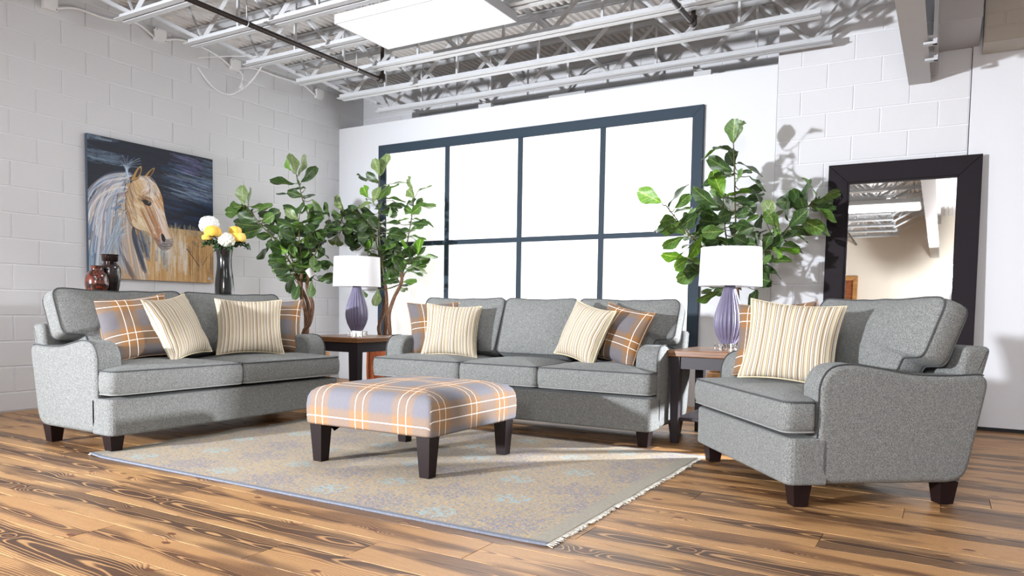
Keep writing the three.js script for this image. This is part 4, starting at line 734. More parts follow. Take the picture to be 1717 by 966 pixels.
// ---------------------------------------------------------------- leaning mirror
{
  const W = 1.07, H = 2.09, F = 0.148, lean = 0.032, o = thing('floor_mirror', 'tall mirror in a wide dark frame leaning on the block pier', 'mirror', [6.033, 0.002, 0.11]);
  o.rotation.x = -lean;
  const piece = (pts) => new THREE.ExtrudeGeometry(new THREE.Shape(pts.map((p) => V2(...p))), { depth: 0.034, bevelEnabled: true, bevelSize: 0.004, bevelOffset: -0.004, bevelThickness: 0.004, bevelSegments: 2 }).translate(0, 0, 0.004);
  const w = W / 2;
  mesh('frame_rail', piece([[-w, H], [-w + F, H - F], [w - F, H - F], [w, H]]), M.mirrorFrame, o);
  mesh('frame_rail', piece([[-w, 0], [w, 0], [w - F, F], [-w + F, F]]), M.mirrorFrame, o);
  mesh('frame_stile', piece([[-w, 0], [-w + F, F], [-w + F, H - F], [-w, H]]), M.mirrorFrame, o);
  mesh('frame_stile', piece([[w, 0], [w, H], [w - F, H - F], [w - F, F]]), M.mirrorFrame, o);
  mesh('mirror_glass', box(-w + F - 0.01, w - F + 0.01, F - 0.01, H - F + 0.01, 0.012, 0.018), M.mirror, o);
  mesh('backing_board', box(-w + 0.01, w - 0.01, 0.01, H - 0.01, 0.0, 0.008), M.black, o);
  const b = 0.012; mesh('inner_bead', merge([box(-w + F - b, w - F + b, H - F - b, H - F, 0.018, 0.036), box(-w + F - b, w - F + b, F, F + b, 0.018, 0.036), box(-w + F, -w + F + b, F, H - F, 0.018, 0.036), box(w - F - b, w - F, F, H - F, 0.018, 0.036)]), M.mirrorFrame, o);
}
// ---------------------------------------------------------------- horse painting
{
  const S = 1024;
  const tex = canvasTex(S, S, (c) => {
    const P = (u, v) => [u * S, v * S];
    const rgba = (a, o) => `rgba(${a[0]},${a[1]},${a[2]},${o})`;
    c.fillStyle = '#0f1626'; c.fillRect(0, 0, S, S); c.lineCap = 'round';
    // night sky in broad horizontal strokes
    const strokes = (n, x0, x1, y0, y1, cols, wid, len, al, slope = 0) => { for (let i = 0; i < n; i++) { const x = rr(x0, x1) * S, y = rr(y0, y1) * S, L = rr(0.5, 1) * len * S; c.strokeStyle = rgba(cols[Math.floor(rnd() * cols.length)], rr(0.4, 1) * al); c.lineWidth = rr(0.4, 1) * wid * S; c.beginPath(); c.moveTo(x - L / 2, y - slope * L / 2); c.quadraticCurveTo(x, y + rr(-0.01, 0.01) * S, x + L / 2, y + slope * L / 2); c.stroke(); } };
    strokes(260, 0, 1, 0, 0.6, [[14, 20, 36], [20, 30, 52], [10, 14, 26], [28, 42, 70]], 0.03, 0.25, 0.5);
    strokes(90, -0.05, 0.2, 0, 0.17, [[150, 172, 184], [118, 146, 166], [168, 182, 190]], 0.016, 0.16, 0.35);
    strokes(120, 0.08, 0.6, 0.02, 0.16, [[10, 16, 32], [16, 26, 48]], 0.03, 0.25, 0.6);
    strokes(90, 0.0, 0.22, 0.1, 0.19, [[136, 156, 170], [96, 120, 142]], 0.012, 0.12, 0.3);
    strokes(150, 0.7, 1.05, 0.02, 0.36, [[128, 156, 176], [92, 124, 152], [150, 172, 186]], 0.016, 0.2, 0.3, 0.1);
    strokes(50, 0.66, 0.9, 0.02, 0.16, [[120, 96, 150], [90, 78, 132]], 0.018, 0.14, 0.3, 0.1);
    strokes(140, 0.62, 1.02, 0.1, 0.5, [[36, 68, 112], [52, 88, 134], [24, 46, 84], [16, 22, 42]], 0.02, 0.22, 0.4, 0.14);
    strokes(90, 0.62, 1.0, 0.14, 0.36, [[156, 178, 192], [132, 120, 168], [176, 190, 198]], 0.01, 0.2, 0.35, 0.14);
    strokes(90, 0.56, 1.0, 0.38, 0.56, [[12, 16, 34], [22, 48, 88], [14, 18, 40]], 0.026, 0.2, 0.5, 0.05);
    // sandy foreground running down in drips
    c.fillStyle = '#c39b63'; c.fillRect(0, 0.59 * S, S, S);
    c.fillStyle = '#8fa3b3'; c.fillRect(0, 0.45 * S, 0.2 * S, S);
    const drips = (n, x0, x1, y0, y1, cols, wid, len, al) => { for (let i = 0; i < n; i++) { const x = rr(x0, x1) * S, y = rr(y0, y1) * S; c.strokeStyle = rgba(cols[Math.floor(rnd() * cols.length)], rr(0.4, 1) * al); c.lineWidth = rr(0.3, 1) * wid * S; c.beginPath(); c.moveTo(x, y); c.lineTo(x + rr(-4, 4), y + rr(0.3, 1) * len * S); c.stroke(); } };
    drips(420, 0.3, 1.0, 0.57, 0.95, [[206, 172, 118], [186, 140, 80], [222, 200, 160], [164, 112, 54], [190, 150, 92]], 0.018, 0.3, 0.4);
    drips(120, 0.5, 0.76, 0.6, 0.85, [[226, 220, 210], [238, 234, 228], [206, 198, 190]], 0.02, 0.16, 0.4);
    drips(60, 0.34, 0.6, 0.6, 0.8, [[120, 152, 178], [206, 206, 204], [80, 96, 118]], 0.025, 0.2, 0.35);
    drips(80, 0.78, 1, 0.66, 0.92, [[112, 70, 34], [80, 60, 44], [150, 96, 40]], 0.006, 0.24, 0.5);
    drips(90, 0.6, 1.0, 0.55, 0.6, [[196, 186, 168], [120, 118, 124], [210, 190, 150]], 0.012, 0.08, 0.4);
    c.strokeStyle = 'rgba(54,44,38,.75)'; c.lineWidth = 7; c.beginPath(); c.moveTo(...P(0.76, 0.74)); c.lineTo(...P(0.87, 0.87)); c.stroke(); c.lineWidth = 5; c.beginPath(); c.moveTo(...P(0.9, 0.86)); c.lineTo(...P(0.945, 0.79)); c.stroke();
    strokes(30, 0.74, 0.9, 0.6, 0.76, [[110, 112, 120], [70, 62, 60], [160, 156, 152]], 0.01, 0.06, 0.4, 0.6);
    // neck and chest
    const poly = (pts) => { c.beginPath(); c.moveTo(...P(...pts[0])); for (let i = 1; i < pts.length; i++) { const a = pts[i], b = pts[(i + 1) % pts.length]; c.quadraticCurveTo(...P(...a), ...P((a[0] + b[0]) / 2, (a[1] + b[1]) / 2)); } c.closePath(); };
    const neck = [[0.3, 0.26], [0.22, 0.4], [0.16, 0.6], [0.12, 0.8], [0.14, 1.02], [0.46, 1.02], [0.42, 0.86], [0.37, 0.72], [0.33, 0.62], [0.34, 0.45]];
    c.save(); poly(neck); c.fillStyle = '#b99a76'; c.fill(); c.clip();
    const flow = (n, a, b, spread, cols, wid, al) => { for (let i = 0; i < n; i++) { const t = rr(-1, 1), k = rr(0, 1), x0 = mix(a[0], a[2], k) + spread * t * 0.3, y0 = mix(a[1], a[3], k), x1 = mix(b[0], b[2], k) + spread * t, y1 = mix(b[1], b[3], k); c.strokeStyle = rgba(cols[Math.floor(rnd() * cols.length)], rr(0.4, 1) * al); c.lineWidth = rr(0.3, 1) * wid * S; c.beginPath(); c.moveTo(...P(x0, y0)); c.bezierCurveTo(...P(x0 - 0.03, mix(y0, y1, 0.3)), ...P(x1 - 0.03, mix(y0, y1, 0.6)), ...P(x1, y1)); c.stroke(); } };
    flow(200, [0.24, 0.35, 0.34, 0.55], [0.2, 0.8, 0.42, 1.02], 0.04, [[206, 180, 146], [222, 212, 200], [170, 132, 98], [150, 150, 162], [196, 160, 110], [232, 226, 216]], 0.014, 0.5);
    flow(40, [0.33, 0.6, 0.36, 0.64], [0.36, 0.78, 0.41, 0.95], 0.02, [[60, 62, 76], [44, 44, 58], [80, 88, 104]], 0.02, 0.5);
    flow(30, [0.2, 0.7, 0.24, 0.75], [0.28, 0.95, 0.34, 1.02], 0.02, [[92, 84, 86], [120, 104, 98]], 0.012, 0.5);
    c.restore();
    strokes(40, 0.36, 0.44, 0.64, 0.8, [[70, 76, 92], [52, 52, 66], [110, 140, 168]], 0.02, 0.03, 0.4, 4);
    // head
    const head = [[0.36, 0.24], [0.305, 0.29], [0.278, 0.4], [0.268, 0.485], [0.282, 0.56], [0.314, 0.606], [0.366, 0.632], [0.434, 0.638], [0.475, 0.668], [0.508, 0.728], [0.54, 0.76], [0.588, 0.768], [0.632, 0.738], [0.646, 0.675], [0.62, 0.62], [0.59, 0.545], [0.57, 0.455], [0.562, 0.38], [0.535, 0.306], [0.494, 0.258], [0.43, 0.23]];
    const ear = (pts, inner) => { poly(pts); c.fillStyle = '#b08a50'; c.fill(); c.strokeStyle = 'rgba(40,30,26,.8)'; c.lineWidth = 4; c.stroke(); poly(inner); c.fillStyle = '#3a2a26'; c.fill(); };
    ear([[0.41, 0.235], [0.445, 0.186], [0.506, 0.14], [0.49, 0.19], [0.455, 0.24]], [[0.44, 0.22], [0.465, 0.18], [0.495, 0.155], [0.48, 0.195], [0.458, 0.228]]);
    c.save(); poly(head); c.fillStyle = '#d3b58a'; c.fill(); c.clip();
    strokes(160, 0.27, 0.6, 0.24, 0.66, [[218, 194, 156], [200, 164, 116], [236, 224, 204], [188, 150, 104]], 0.022, 0.08, 0.4, 1.2);
    strokes(60, 0.3, 0.46, 0.44, 0.62, [[232, 214, 176], [240, 230, 208], [214, 190, 150]], 0.03, 0.08, 0.4, 0.5);
    strokes(60, 0.46, 0.6, 0.4, 0.68, [[240, 228, 226], [244, 238, 234], [226, 204, 198]], 0.018, 0.12, 0.5, 2.2);
    strokes(36, 0.42, 0.52, 0.44, 0.6, [[150, 96, 52], [176, 118, 66], [130, 84, 50]], 0.014, 0.1, 0.45, 2.0);
    strokes(26, 0.5, 0.57, 0.36, 0.44, [[188, 128, 64], [206, 150, 88]], 0.014, 0.06, 0.5, 1.5);
    strokes(22, 0.37, 0.46, 0.38, 0.42, [[120, 84, 54], [90, 62, 44]], 0.01, 0.07, 0.5, 0.3);
    strokes(30, 0.28, 0.34, 0.3, 0.58, [[150, 112, 76], [120, 90, 66]], 0.014, 0.05, 0.4, 3);
    strokes(90, 0.5, 0.66, 0.68, 0.78, [[120, 118, 126], [92, 90, 98], [150, 146, 150]], 0.018, 0.05, 0.5, 0.3);
    strokes(20, 0.5, 0.57, 0.62, 0.72, [[186, 120, 78], [160, 92, 56]], 0.014, 0.04, 0.45, 2);
    c.restore();
    poly(head); c.strokeStyle = 'rgba(74,56,48,.45)'; c.lineWidth = 3; c.stroke();
    c.strokeStyle = 'rgba(40,34,38,.8)'; c.lineWidth = 4; c.beginPath(); c.moveTo(...P(0.272, 0.5)); c.quadraticCurveTo(...P(0.29, 0.62), ...P(0.366, 0.634)); c.stroke(); c.beginPath(); c.moveTo(...P(0.53, 0.725)); c.quadraticCurveTo(...P(0.57, 0.75), ...P(0.635, 0.725)); c.stroke();
    ear([[0.305, 0.284], [0.338, 0.205], [0.396, 0.142], [0.4, 0.195], [0.37, 0.26]], [[0.345, 0.25], [0.36, 0.2], [0.388, 0.165], [0.39, 0.2], [0.365, 0.245]]);
    // eye and nostril
    c.fillStyle = '#17110f'; c.beginPath(); c.ellipse(0.432 * S, 0.424 * S, 0.034 * S, 0.018 * S, 0.35, 0, 7); c.fill(); c.fillStyle = '#e8e8ea'; c.beginPath(); c.ellipse(0.448 * S, 0.42 * S, 4, 3, 0, 0, 7); c.fill();
    c.strokeStyle = 'rgba(30,20,18,.9)'; c.lineWidth = 5; c.beginPath(); c.moveTo(...P(0.392, 0.412)); c.quadraticCurveTo(...P(0.43, 0.392), ...P(0.47, 0.428)); c.stroke();
    c.fillStyle = '#16110f'; c.beginPath(); c.ellipse(0.56 * S, 0.672 * S, 0.016 * S, 0.032 * S, -0.35, 0, 7); c.fill(); c.strokeStyle = 'rgba(236,232,232,.8)'; c.lineWidth = 6; c.beginPath(); c.moveTo(...P(0.54, 0.64)); c.lineTo(...P(0.545, 0.71)); c.stroke();
    // mane: long curved locks
    const lock = (x0, y0, x1, y1, bx, by, col, w, al) => { c.strokeStyle = rgba(col, al); c.lineWidth = w; c.beginPath(); c.moveTo(...P(x0, y0)); c.quadraticCurveTo(...P(bx, by), ...P(x1, y1)); c.stroke(); };
    const mc = [[220, 222, 226], [192, 198, 206], [136, 148, 168], [72, 76, 94], [96, 130, 170], [240, 240, 240], [206, 210, 216], [160, 144, 150], [204, 190, 174]];
    for (let i = 0; i < 330; i++) { const k = rnd(), x0 = mix(0.3, 0.2, k) + rr(-0.02, 0.03), y0 = mix(0.22, 0.5, k * rnd() + 0.2 * k), x1 = rr(-0.02, 0.2) * (1 - 0.3 * k), y1 = mix(rr(0.3, 0.62), rr(0.6, 1.0), k); lock(x0, y0, x1, y1, mix(x0, x1, 0.75) - 0.02, mix(y0, y1, 0.25) - 0.02, mc[Math.floor(rnd() * mc.length)], rr(3, 17), rr(0.3, 0.75)); }
    for (let i = 0; i < 60; i++) lock(0.2 + rr(0, 0.08), 0.5 + rr(0, 0.2), 0.08 + rr(0, 0.2), 0.8 + rr(0, 0.2), 0.12 + rr(0, 0.1), 0.68, [[150, 170, 190], [186, 196, 206], [110, 128, 150]][i % 3], rr(3, 9), 0.5);
    for (let i = 0; i < 46; i++) lock(0.4 + rr(-0.03, 0.06), 0.235 + rr(-0.01, 0.02), 0.42 + rr(-0.04, 0.12), 0.33 + rr(0, 0.06), 0.47 + rr(-0.04, 0.06), 0.26, [[240, 236, 230], [206, 196, 186], [150, 130, 112], [226, 206, 196]][i % 4], rr(2, 6), 0.75);
    for (let i = 0; i < 26; i++) lock(0.28 + rr(-0.01, 0.02), 0.25, 0.22 + rr(0, 0.18), 0.1 + rr(0, 0.1), 0.26 + rr(0, 0.03), 0.16, [[170, 196, 220], [120, 160, 200], [236, 238, 240]][i % 3], rr(1.5, 4), 0.6);
    for (let i = 0; i < 14; i++) lock(0.275 + rr(-0.01, 0.01), 0.27 + i * 0.018, 0.262 + rr(-0.01, 0.01), 0.29 + i * 0.018, 0.27, 0.28 + i * 0.018, [30, 26, 30], 4, 0.8);
    c.fillStyle = 'rgba(170,176,186,.8)'; c.fillRect(0.945 * S, 0.955 * S, 26, 20);
  });
  const o = thing('horse_painting', 'square canvas painting of a pale horse head against a dark sky', 'painting', [0.0, 1.7, 2.437], Math.PI / 2);
  const w = 1.245, h = 1.222, cv = mesh('canvas_front', new THREE.PlaneGeometry(w, h), std({ map: tex, roughness: 0.55 }), o); cv.position.z = 0.0402;
  mesh('stretcher', rbox(w, h, 0.036, 0.003, 1), std({ color: 0x3d4a58, roughness: 0.8 }), o).position.z = 0.022;
}
// ---------------------------------------------------------------- console with vases and bouquet
{
  const cx = 1.1, top = 0.9;
  const t = thing('console_table', 'narrow dark console table hidden behind the loveseat back', 'table', [cx, 0, 2.9]);
  mesh('tabletop', rbox(0.34, 0.035, 1.75, 0.004, 1), M.tableBase, t).position.y = top - 0.018;
  for (const sx of [-1, 1]) for (const sz of [-1, 1]) mesh('leg', box(-0.022, 0.022, 0, top - 0.035, -0.022, 0.022), M.tableBase, t).position.set(sx * 0.135, 0, sz * 0.83);
  mesh('apron', box(-0.13, 0.13, top - 0.11, top - 0.035, -0.83, 0.83), M.tableBase, t);
  const lathe = (pts, n = 48) => { const c = new THREE.SplineCurve(pts.map((p) => V2(...p))); return new THREE.LatheGeometry([V2(0.001, pts[0][1]), ...c.getPoints(40), V2(pts[pts.length - 1][0] - 0.006, pts[pts.length - 1][1]), V2(pts[pts.length - 1][0] - 0.008, pts[pts.length - 1][1] - 0.05), V2(0.001, pts[pts.length - 1][1] - 0.06)], n); };
  const v1 = thing('dark_vase', 'dark brown vase with flared neck left of the horse painting', 'vase', [cx - 0.02, top + 0.0005, 3.5]);
  mesh('body', lathe([[0.046, 0], [0.05, 0.03], [0.066, 0.12], [0.074, 0.19], [0.068, 0.235], [0.045, 0.265], [0.042, 0.285], [0.056, 0.315], [0.064, 0.328]]), M.brownVase, v1);
  const v2 = thing('round_vase', 'small round reddish-brown vase beside the dark flared vase', 'vase', [cx + 0.04, top + 0.0005, 3.635]);
  mesh('body', lathe([[0.034, 0], [0.056, 0.03], [0.074, 0.085], [0.078, 0.12], [0.07, 0.165], [0.046, 0.2], [0.037, 0.208], [0.038, 0.225], [0.042, 0.238]]), M.redVase, v2);
  const bz = 2.52, v3 = thing('tall_vase', 'tall glossy black vase holding the flowers', 'vase', [cx, top + 0.0005, bz]);
  mesh('body', lathe([[0.07, 0], [0.077, 0.05], [0.078, 0.11], [0.073, 0.19], [0.062, 0.28], [0.059, 0.35], [0.064, 0.405], [0.07, 0.44]]), M.blackCeramic, v3);
  // blooms: offsets along the wall (z) and up, each on its own stem
  const vy = top + 0.42; const stemMat = std({ color: 0x3d5a2c, roughness: 0.7 });
  const stem = (o, from, to) => mesh('stem', tube([from, [(from[0] + to[0]) / 2, mix(from[1], to[1], 0.6), mix(from[2], to[2], 0.35)], to], 0.0035, 5, 8), stemMat, o);
  const petal = (() => { const g = new THREE.SphereGeometry(1, 8, 6, 0, Math.PI * 2, 0, 1.15); return g.translate(0, -0.7, 0); })();
  function hydrangea(label, c, r, n, col) {
    const o = thing('hydrangea', label, 'flower', c, 0, 'flowers in the tall black vase'), fl = [];
    const q = new THREE.PlaneGeometry(1, 1, 1, 1);
    for (let k = 0; k < n; k++) { const y = 1 - 2 * (k + 0.5) / n, a = k * 2.39996, s = Math.sqrt(1 - y * y), d = V3(s * Math.cos(a), y, s * Math.sin(a)); if (y < -0.55) continue;
      for (let p = 0; p < 4; p++) { const g = petal.clone().scale(r * 0.15, r * 0.1, r * 0.15); g.rotateX(0.5).translate(0, 0, r * 0.13).rotateY(p * Math.PI / 2 + k); g.applyQuaternion(new THREE.Quaternion().setFromUnitVectors(V3(0, 1, 0), d)); g.translate(...d.clone().multiplyScalar(r * rr(0.84, 0.96)).toArray()); fl.push(g); } }
    mesh('florets', merge(fl), std({ color: col, roughness: 0.8 }), o); mesh('heart', new THREE.SphereGeometry(r * 0.8, 16, 12), std({ color: 0xd8dccb, roughness: 0.9 }), o);
    stem(o, [-c[0] + cx, vy - c[1], -c[2] + bz], [0, -r * 0.6, 0]);
  }
  const pm = [std({ color: 0xf4c24c, roughness: 0.7, side: THREE.DoubleSide }), std({ color: 0xf8d877, roughness: 0.7, side: THREE.DoubleSide })];
  function peony(label, c, r) {
    const o = thing('peony', label, 'flower', c, 0, 'flowers in the tall black vase'), L = [[], []];
    for (let ring = 0; ring < 4; ring++) { const n = [5, 8, 10, 11][ring], el = [1.35, 1.0, 0.6, 0.15][ring] + rr(-0.1, 0.1); for (let k = 0; k < n; k++) { const g = new THREE.SphereGeometry(r * (0.34 + 0.16 * ring), 8, 6, 0, Math.PI * 2, 0, 0.95), d = V3(Math.cos(el) * Math.cos(k * 6.283 / n + ring), Math.sin(el), Math.cos(el) * Math.sin(k * 6.283 / n + ring)); g.translate(0, -r * (0.34 + 0.16 * ring) * 0.75, 0); g.applyQuaternion(new THREE.Quaternion().setFromUnitVectors(V3(0, 1, 0), d)); g.scale(1, 1, 1).translate(...d.clone().multiplyScalar(r * (0.42 + 0.14 * ring + rr(-0.04, 0.12))).toArray()); L[(k + ring) % 3 ? 0 : 1].push(g); } }
    L[0].push(new THREE.SphereGeometry(r * 0.5, 12, 8)); mesh('petals', merge(L[0]), pm[0], o); mesh('petals', merge(L[1]), pm[1], o);
    stem(o, [-c[0] + cx, vy - c[1], -c[2] + bz], [0, -r * 0.5, 0]);
  }
  // camera-right direction at the vase runs towards -z and +x
  const at = (r, u, f = 0) => [cx + r * 0.5 + f * 0.85, u, bz - r * 0.86 + f * 0.5];
  hydrangea('white hydrangea at the upper left of the bouquet', at(-0.115, 1.535, -0.02), 0.085, 90, 0xf4f4f2);
  peony('large yellow peony at the left of the bouquet', at(-0.1, 1.475, 0.07), 0.064);
  peony('small yellow peony low at the left edge of the bouquet', at(-0.145, 1.425, 0.05), 0.036);
  hydrangea('creamy white hydrangea low in the middle of the bouquet', at(0.01, 1.41, 0.07), 0.072, 70, 0xf2efdc);
  peony('yellow peony at the right of the bouquet', at(0.105, 1.44, 0.04), 0.062);
  peony('yellow peony topmost at the right of the bouquet', at(0.09, 1.5, 0.0), 0.05);
  const gr = std({ color: 0x2f4a24, roughness: 0.75, side: THREE.DoubleSide });
  for (const [r, u, f, lab] of [[-0.17, 1.36, 0.06, 'leafy green sprig hanging out at the left of the bouquet'], [0.2, 1.36, 0.04, 'leafy green sprig reaching out at the right of the bouquet'], [0.03, 1.33, 0.1, 'leafy green sprig at the front rim of the black vase'], [-0.08, 1.33, 0.09, 'leafy green sprig below the large yellow peony']]) {
    const p = at(r, u, f), o = thing('greenery_sprig', lab, 'foliage', [cx, vy, bz], 0, 'green sprigs in the tall black vase'), e = V3(p[0] - cx, p[1] - vy, p[2] - bz), L = [];
    const c = new THREE.QuadraticBezierCurve3(V3(0, 0, 0), V3(e.x * 0.4, e.y + 0.08, e.z * 0.4), e);
    mesh('stem', new THREE.TubeGeometry(c, 10, 0.002, 5), stemMat, o);
    for (let k = 0; k < 90; k++) { const q = c.getPoint(0.3 + 0.7 * k / 90), d = V3(rr(-1, 1), rr(-0.6, 1), rr(-1, 1)).normalize(), g = new THREE.SphereGeometry(0.014, 6, 4).scale(0.5, 1, 0.2); g.applyQuaternion(new THREE.Quaternion().setFromUnitVectors(V3(0, 1, 0), d)); g.translate(q.x + d.x * 0.024, q.y + d.y * 0.024, q.z + d.z * 0.024); L.push(g); }
    const lv = mesh('leaves', merge(L), gr, o); lv.userData.kind = 'stuff';
  }
}
// ---------------------------------------------------------------- ceiling fittings and wiring
{
  PANELS.forEach(([px, pz], i) => {
    const o = thing('led_panel', ['glowing white rectangular LED panel hanging under the roof joists', 'white LED ceiling panel over the floor in front of the loveseat, out of frame', 'white LED ceiling panel over the camera position, out of frame', 'white LED ceiling panel beyond the girder, out of frame'][i], 'ceiling light', [px, 2.975, pz], 0, 'LED ceiling panels');
    const w = 1.22, d = 0.61, t = 0.035;
    for (const s of [-1, 1]) { mesh('side_rail', box(-w / 2, w / 2, 0, 0.07, -0.006, 0.006), M.steelWhite, o).position.z = s * (d / 2 - 0.006); mesh('side_rail', box(-0.006, 0.006, 0, 0.07, -d / 2 + 0.012, d / 2 - 0.012), M.steelWhite, o).position.x = s * (w / 2 - 0.006); }
    mesh('diffuser', box(-w / 2 + 0.013, w / 2 - 0.013, 0.004, 0.01, -d / 2 + 0.013, d / 2 - 0.013), M.ledFace, o);
    mesh('back_plate', box(-w / 2 + 0.013, w / 2 - 0.013, 0.05, 0.055, -d / 2 + 0.013, d / 2 - 0.013), M.steelWhite, o);
    for (const sx of [-1, 1]) for (const sz of [-1, 1]) mesh('hanger_wire', bar(V3(sx * 0.5, 0.052, sz * 0.12), V3(sx * 0.5, 0.52, sz * 0.12), 0.004), M.galv, o);
  });
  const pipe = (label, x, zEnd, y, zFar) => {
    const o = thing('sprinkler_pipe', label, 'pipe', [x, y, 0], 0, 'dark pipes under the roof');
    const g = new THREE.CylinderGeometry(0.019, 0.019, zFar - zEnd, 14).rotateX(Math.PI / 2).translate(0, 0, (zFar + zEnd) / 2); mesh('run', g, M.blackPipe, o);
    mesh('elbow', merge([new THREE.SphereGeometry(0.03, 14, 10).translate(0, 0, zEnd), new THREE.CylinderGeometry(0.027, 0.027, 0.04, 14).rotateX(Math.PI / 2).translate(0, 0, zEnd + 0.035), new THREE.CylinderGeometry(0.027, 0.027, 0.04, 14).translate(0, 0.035, zEnd)]), M.blackPipe, o);
    mesh('riser', new THREE.CylinderGeometry(0.017, 0.017, HD - y - 0.02, 12).translate(0, (HD - y - 0.02) / 2 + 0.02, zEnd), M.blackPipe, o);
    for (let z = zEnd + 0.35; z < zFar; z += 1.2) mesh('hanger', merge([new THREE.TorusGeometry(0.022, 0.003, 6, 16).translate(0, 0, z), bar(V3(0, 0.022, z), V3(0, HD - y, z), 0.006)]), M.steelWhite, o);
  };
  pipe('long dark pipe slanting across the roof at upper left, ending in an elbow', 1.742, 1.26, 2.995, ZR - 0.02);
  pipe('short visible dark pipe ending in an elbow at top centre right', 4.685, 1.235, 2.995, ZR - 0.02);
  // junction boxes and conduit along the left wall
  const boxes = [[3.337, 3.285, 'junction box nearest camera on the left block wall'], [2.366, 3.337, 'junction box second from camera on the left block wall'], [1.532, 3.312, 'junction box beside the drooping cable on the left block wall'], [0.363, 3.317, 'junction box nearest the corner on the left block wall']];
  for (const [z, y, lab] of boxes) { const o = thing('junction_box', 'white ' + lab, 'electrical box', [0.0015, y, z], 0, 'junction boxes'); mesh('housing', rbox(0.05, 0.1, 0.1, 0.004, 1).translate(0.025, 0, 0), M.boxWhite, o); mesh('cover_plate', rbox(0.004, 0.108, 0.108, 0.001, 1).translate(0.052, 0, 0), M.boxWhite, o); for (const s of [-1, 1]) mesh('screw', new THREE.CylinderGeometry(0.004, 0.004, 0.003, 8).rotateZ(Math.PI / 2).translate(0.0555, s * 0.042, s * 0.042), M.black, o); }
  for (let i = 0; i < 3; i++) { const a = boxes[i], b = boxes[i + 1]; const o = thing('conduit', ['conduit between the two junction boxes nearest camera, left wall', 'conduit leading to the junction box beside the drooping cable', 'conduit running into the corner on the left wall'][i], 'conduit', [0, 0, 0], 0, 'wall conduits'); mesh('run', tube([[0.02, a[1] - 0.02, a[0] - 0.052], [0.016, a[1] + 0.035, a[0] - 0.2], [0.014, a[1] + 0.045, (a[0] + b[0]) / 2], [0.014, b[1] + 0.045, b[0] + 0.22], [0.02, b[1] - 0.02, b[0] + 0.052]], 0.011, 8, 40), M.boxWhite, o); }
  const cab = thing('hanging_cable', 'thin white cable drooping from the left block wall below the joists', 'cable'); mesh('wire', tube([[0.004, 3.178, 1.948], [0.02, 3.086, 1.871], [0.03, 3.01, 1.762], [0.04, 3.0, 1.607], [0.06, 3.08, 1.477], [0.1, 3.214, 1.359], [0.2, 3.33, 1.336]], 0.0075, 6, 60), M.boxWhite, cab); mesh('wire', tube([[0.004, 3.268, 1.942], [0.2, 3.3, 1.78], [0.6, 3.27, 1.667]], 0.005, 6, 20), M.boxWhite, cab);
  const ct = thing('cable_tassel', 'frayed white cable end hanging beside the drooping cable', 'cable'); mesh('wire', tube([[0.02, 3.27, 1.47], [0.045, 3.24, 1.45], [0.05, 3.16, 1.462]], 0.007, 6, 20), M.boxWhite, ct); mesh('frayed_end', new THREE.ConeGeometry(0.03, 0.08, 8).translate(0.052, 3.13, 1.468), M.boxWhite, ct);
  // conduit and boxes on the back wall above the partition
  const c2 = thing('back_conduit', 'white conduit run along the back wall above the partition', 'conduit'); const zb = ZB + 0.022;
  mesh('run', tube([[0.9, 3.16, zb], [2.2, 3.15, zb], [3.9, 3.13, zb], [4.95, 3.12, zb]], 0.014, 8, 40), M.steelWhite, c2);
  mesh('drop', tube([[2.84, 3.13, zb + 0.01], [3.0, 3.3, zb + 0.01], [3.1, 3.36, zb + 0.01], [3.5, 3.39, zb + 0.01], [3.76, 3.395, zb + 0.01], [3.87, 3.33, zb + 0.01], [3.88, 3.02, zb + 0.01]], 0.011, 8, 60), M.steelWhite, c2);
  const ob = thing('outlet_box', 'round white electrical box on the back wall behind the joists', 'electrical box', [2.26, 3.405, ZB + 0.001]); mesh('housing', new THREE.CylinderGeometry(0.055, 0.055, 0.05, 20).rotateX(Math.PI / 2).translate(0, 0, 0.025), M.steelWhite, ob); mesh('cover_plate', new THREE.CylinderGeometry(0.06, 0.06, 0.006, 20).rotateX(Math.PI / 2).translate(0, 0, 0.053), M.steelWhite, ob);
  const jb = thing('joist_box', 'white box clipped to the joist beside the dark pipe elbow', 'electrical box', [1.9, 3.1, JZ(2) - 0.08]); mesh('housing', rbox(0.16, 0.09, 0.09, 0.004, 1), M.steelWhite, jb); mesh('cover_plate', rbox(0.004, 0.1, 0.1, 0.001, 1).translate(0.082, 0, 0), M.galv, jb);
  const sp = (x, lab) => { const o = thing('exit_bracket', lab, 'bracket', [x, 3.0, -0.045]); mesh('base', rbox(0.16, 0.05, 0.06, 0.004, 1).translate(0, 0.026, 0), M.steelWhite, o); mesh('arm', bar(V3(0, 0.05, 0), V3(-0.1, 0.11, -0.03), 0.025, 0.012), M.steelWhite, o); };
  sp(4.39, 'small white bracket on the partition top near its right end'); sp(2.06, 'small white bracket on the partition top above the window middle');
  const ms = thing('metal_strip', 'flat grey metal strip lying on the partition top', 'strip', [3.02, 3.001, -0.05]); mesh('strip', box(-0.2, 0.2, 0, 0.035, -0.02, 0.02), M.galv, ms);
}
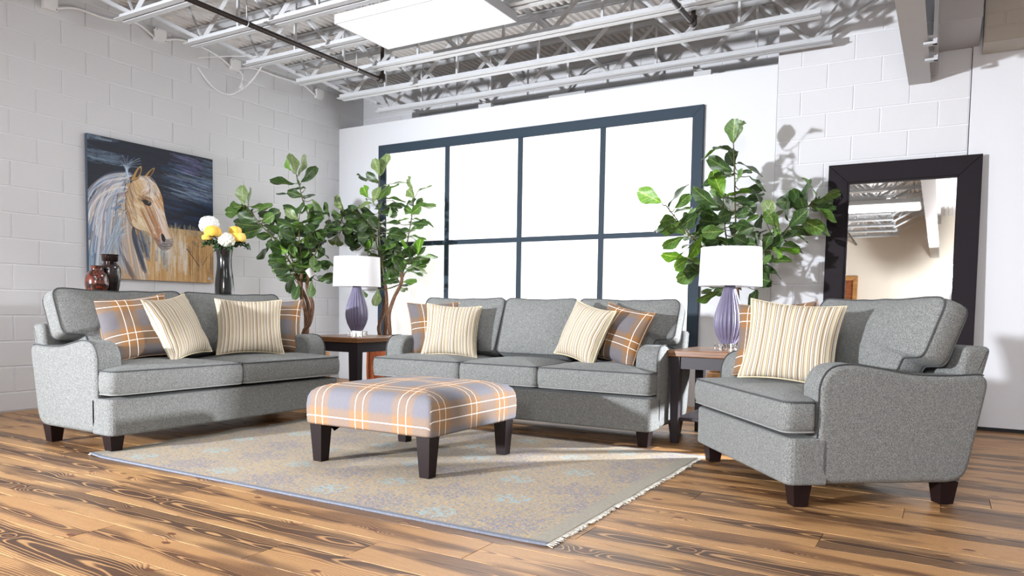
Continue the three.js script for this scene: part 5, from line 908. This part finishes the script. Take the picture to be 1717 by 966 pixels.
// ---------------------------------------------------------------- studio strobes that light the set, and what the mirror shows
{
  const o = thing('framed_picture', 'gilt framed picture on the rear wall, seen in the mirror', 'picture', [4.38, 1.62, ZR - 0.002], Math.PI);
  const F = 0.09, w = 0.37, h = 0.72, pc = (p) => new THREE.ExtrudeGeometry(new THREE.Shape(p.map((q) => V2(...q))), { depth: 0.03, bevelEnabled: true, bevelSize: 0.012, bevelOffset: -0.012, bevelThickness: 0.01, bevelSegments: 2 });
  for (const p of [[[-w, h], [-w + F, h - F], [w - F, h - F], [w, h]], [[-w, 0], [w, 0], [w - F, F], [-w + F, F]], [[-w, 0], [-w + F, F], [-w + F, h - F], [-w, h]], [[w, 0], [w, h], [w - F, h - F], [w - F, F]]]) mesh('frame_side', pc(p), M.goldWood, o).position.z = 0.012;
  mesh('picture_panel', box(-w + F - 0.005, w - F + 0.005, F - 0.005, h - F + 0.005, 0.004, 0.014), std({ map: M.goldWood.map, color: 0xc99a72, roughness: 0.6 }), o);
}
function strobe(label, at, aim, r) {
  const o = thing('studio_strobe', label, 'studio light', [at[0], 0, at[2]], 0, 'studio strobes'), y = at[1], d = V3(aim[0] - at[0], aim[1] - at[1], aim[2] - at[2]).normalize();
  mesh('stand_pole', new THREE.CylinderGeometry(0.013, 0.016, y - 0.1, 10).translate(0, (y - 0.1) / 2 + 0.02, 0), M.black, o);
  for (let k = 0; k < 3; k++) { const a = k * 2.094 + 0.4; mesh('stand_leg', bar(V3(0, 0.4, 0), V3(Math.cos(a) * 0.4, 0.012, Math.sin(a) * 0.4), 0.018), M.black, o); }
  const head = new THREE.Group(); head.name = 'lamp_head'; head.position.set(0, y, 0).addScaledVector(d, -0.11); head.quaternion.setFromUnitVectors(V3(0, 0, 1), d); o.add(head);
  mesh('dish', new THREE.LatheGeometry([V2(0.05, -0.14), V2(0.07, -0.1), V2(r * 0.85, -0.04), V2(r, -0.012), V2(r - 0.006, -0.012), V2(r * 0.83, -0.036), V2(0.05, -0.09), V2(0.001, -0.09)], 40).rotateX(Math.PI / 2), M.steelWhite, head);
  mesh('flash_housing', new THREE.CylinderGeometry(0.06, 0.06, 0.26, 20).rotateX(Math.PI / 2).translate(0, 0, -0.25), M.black, head);
  mesh('diffuser', new THREE.CircleGeometry(r - 0.012, 40).translate(0, 0, -0.016), std({ color: 0xffffff, emissive: 0xffe2bd, emissiveIntensity: 0.9, roughness: 0.7, side: THREE.DoubleSide }), head);
}
strobe('studio strobe on a stand at camera left, out of frame', KEY_AT, KEY_AIM, 0.2);
strobe('studio strobe on a stand at far right, out of frame', SIDE_AT, SIDE_AIM, 0.2);
strobe('studio strobe pointed up at the roof behind the camera', BOUNCE_AT, BOUNCE_AIM, 0.2);
strobe('studio dish light behind the camera, seen in the mirror', FILL_AT, FILL_AIM, 0.32);
scene.traverse((o) => { if (o.isMesh) { o.castShadow = true; o.receiveShadow = true; } });
renderer.render(scene, camera);
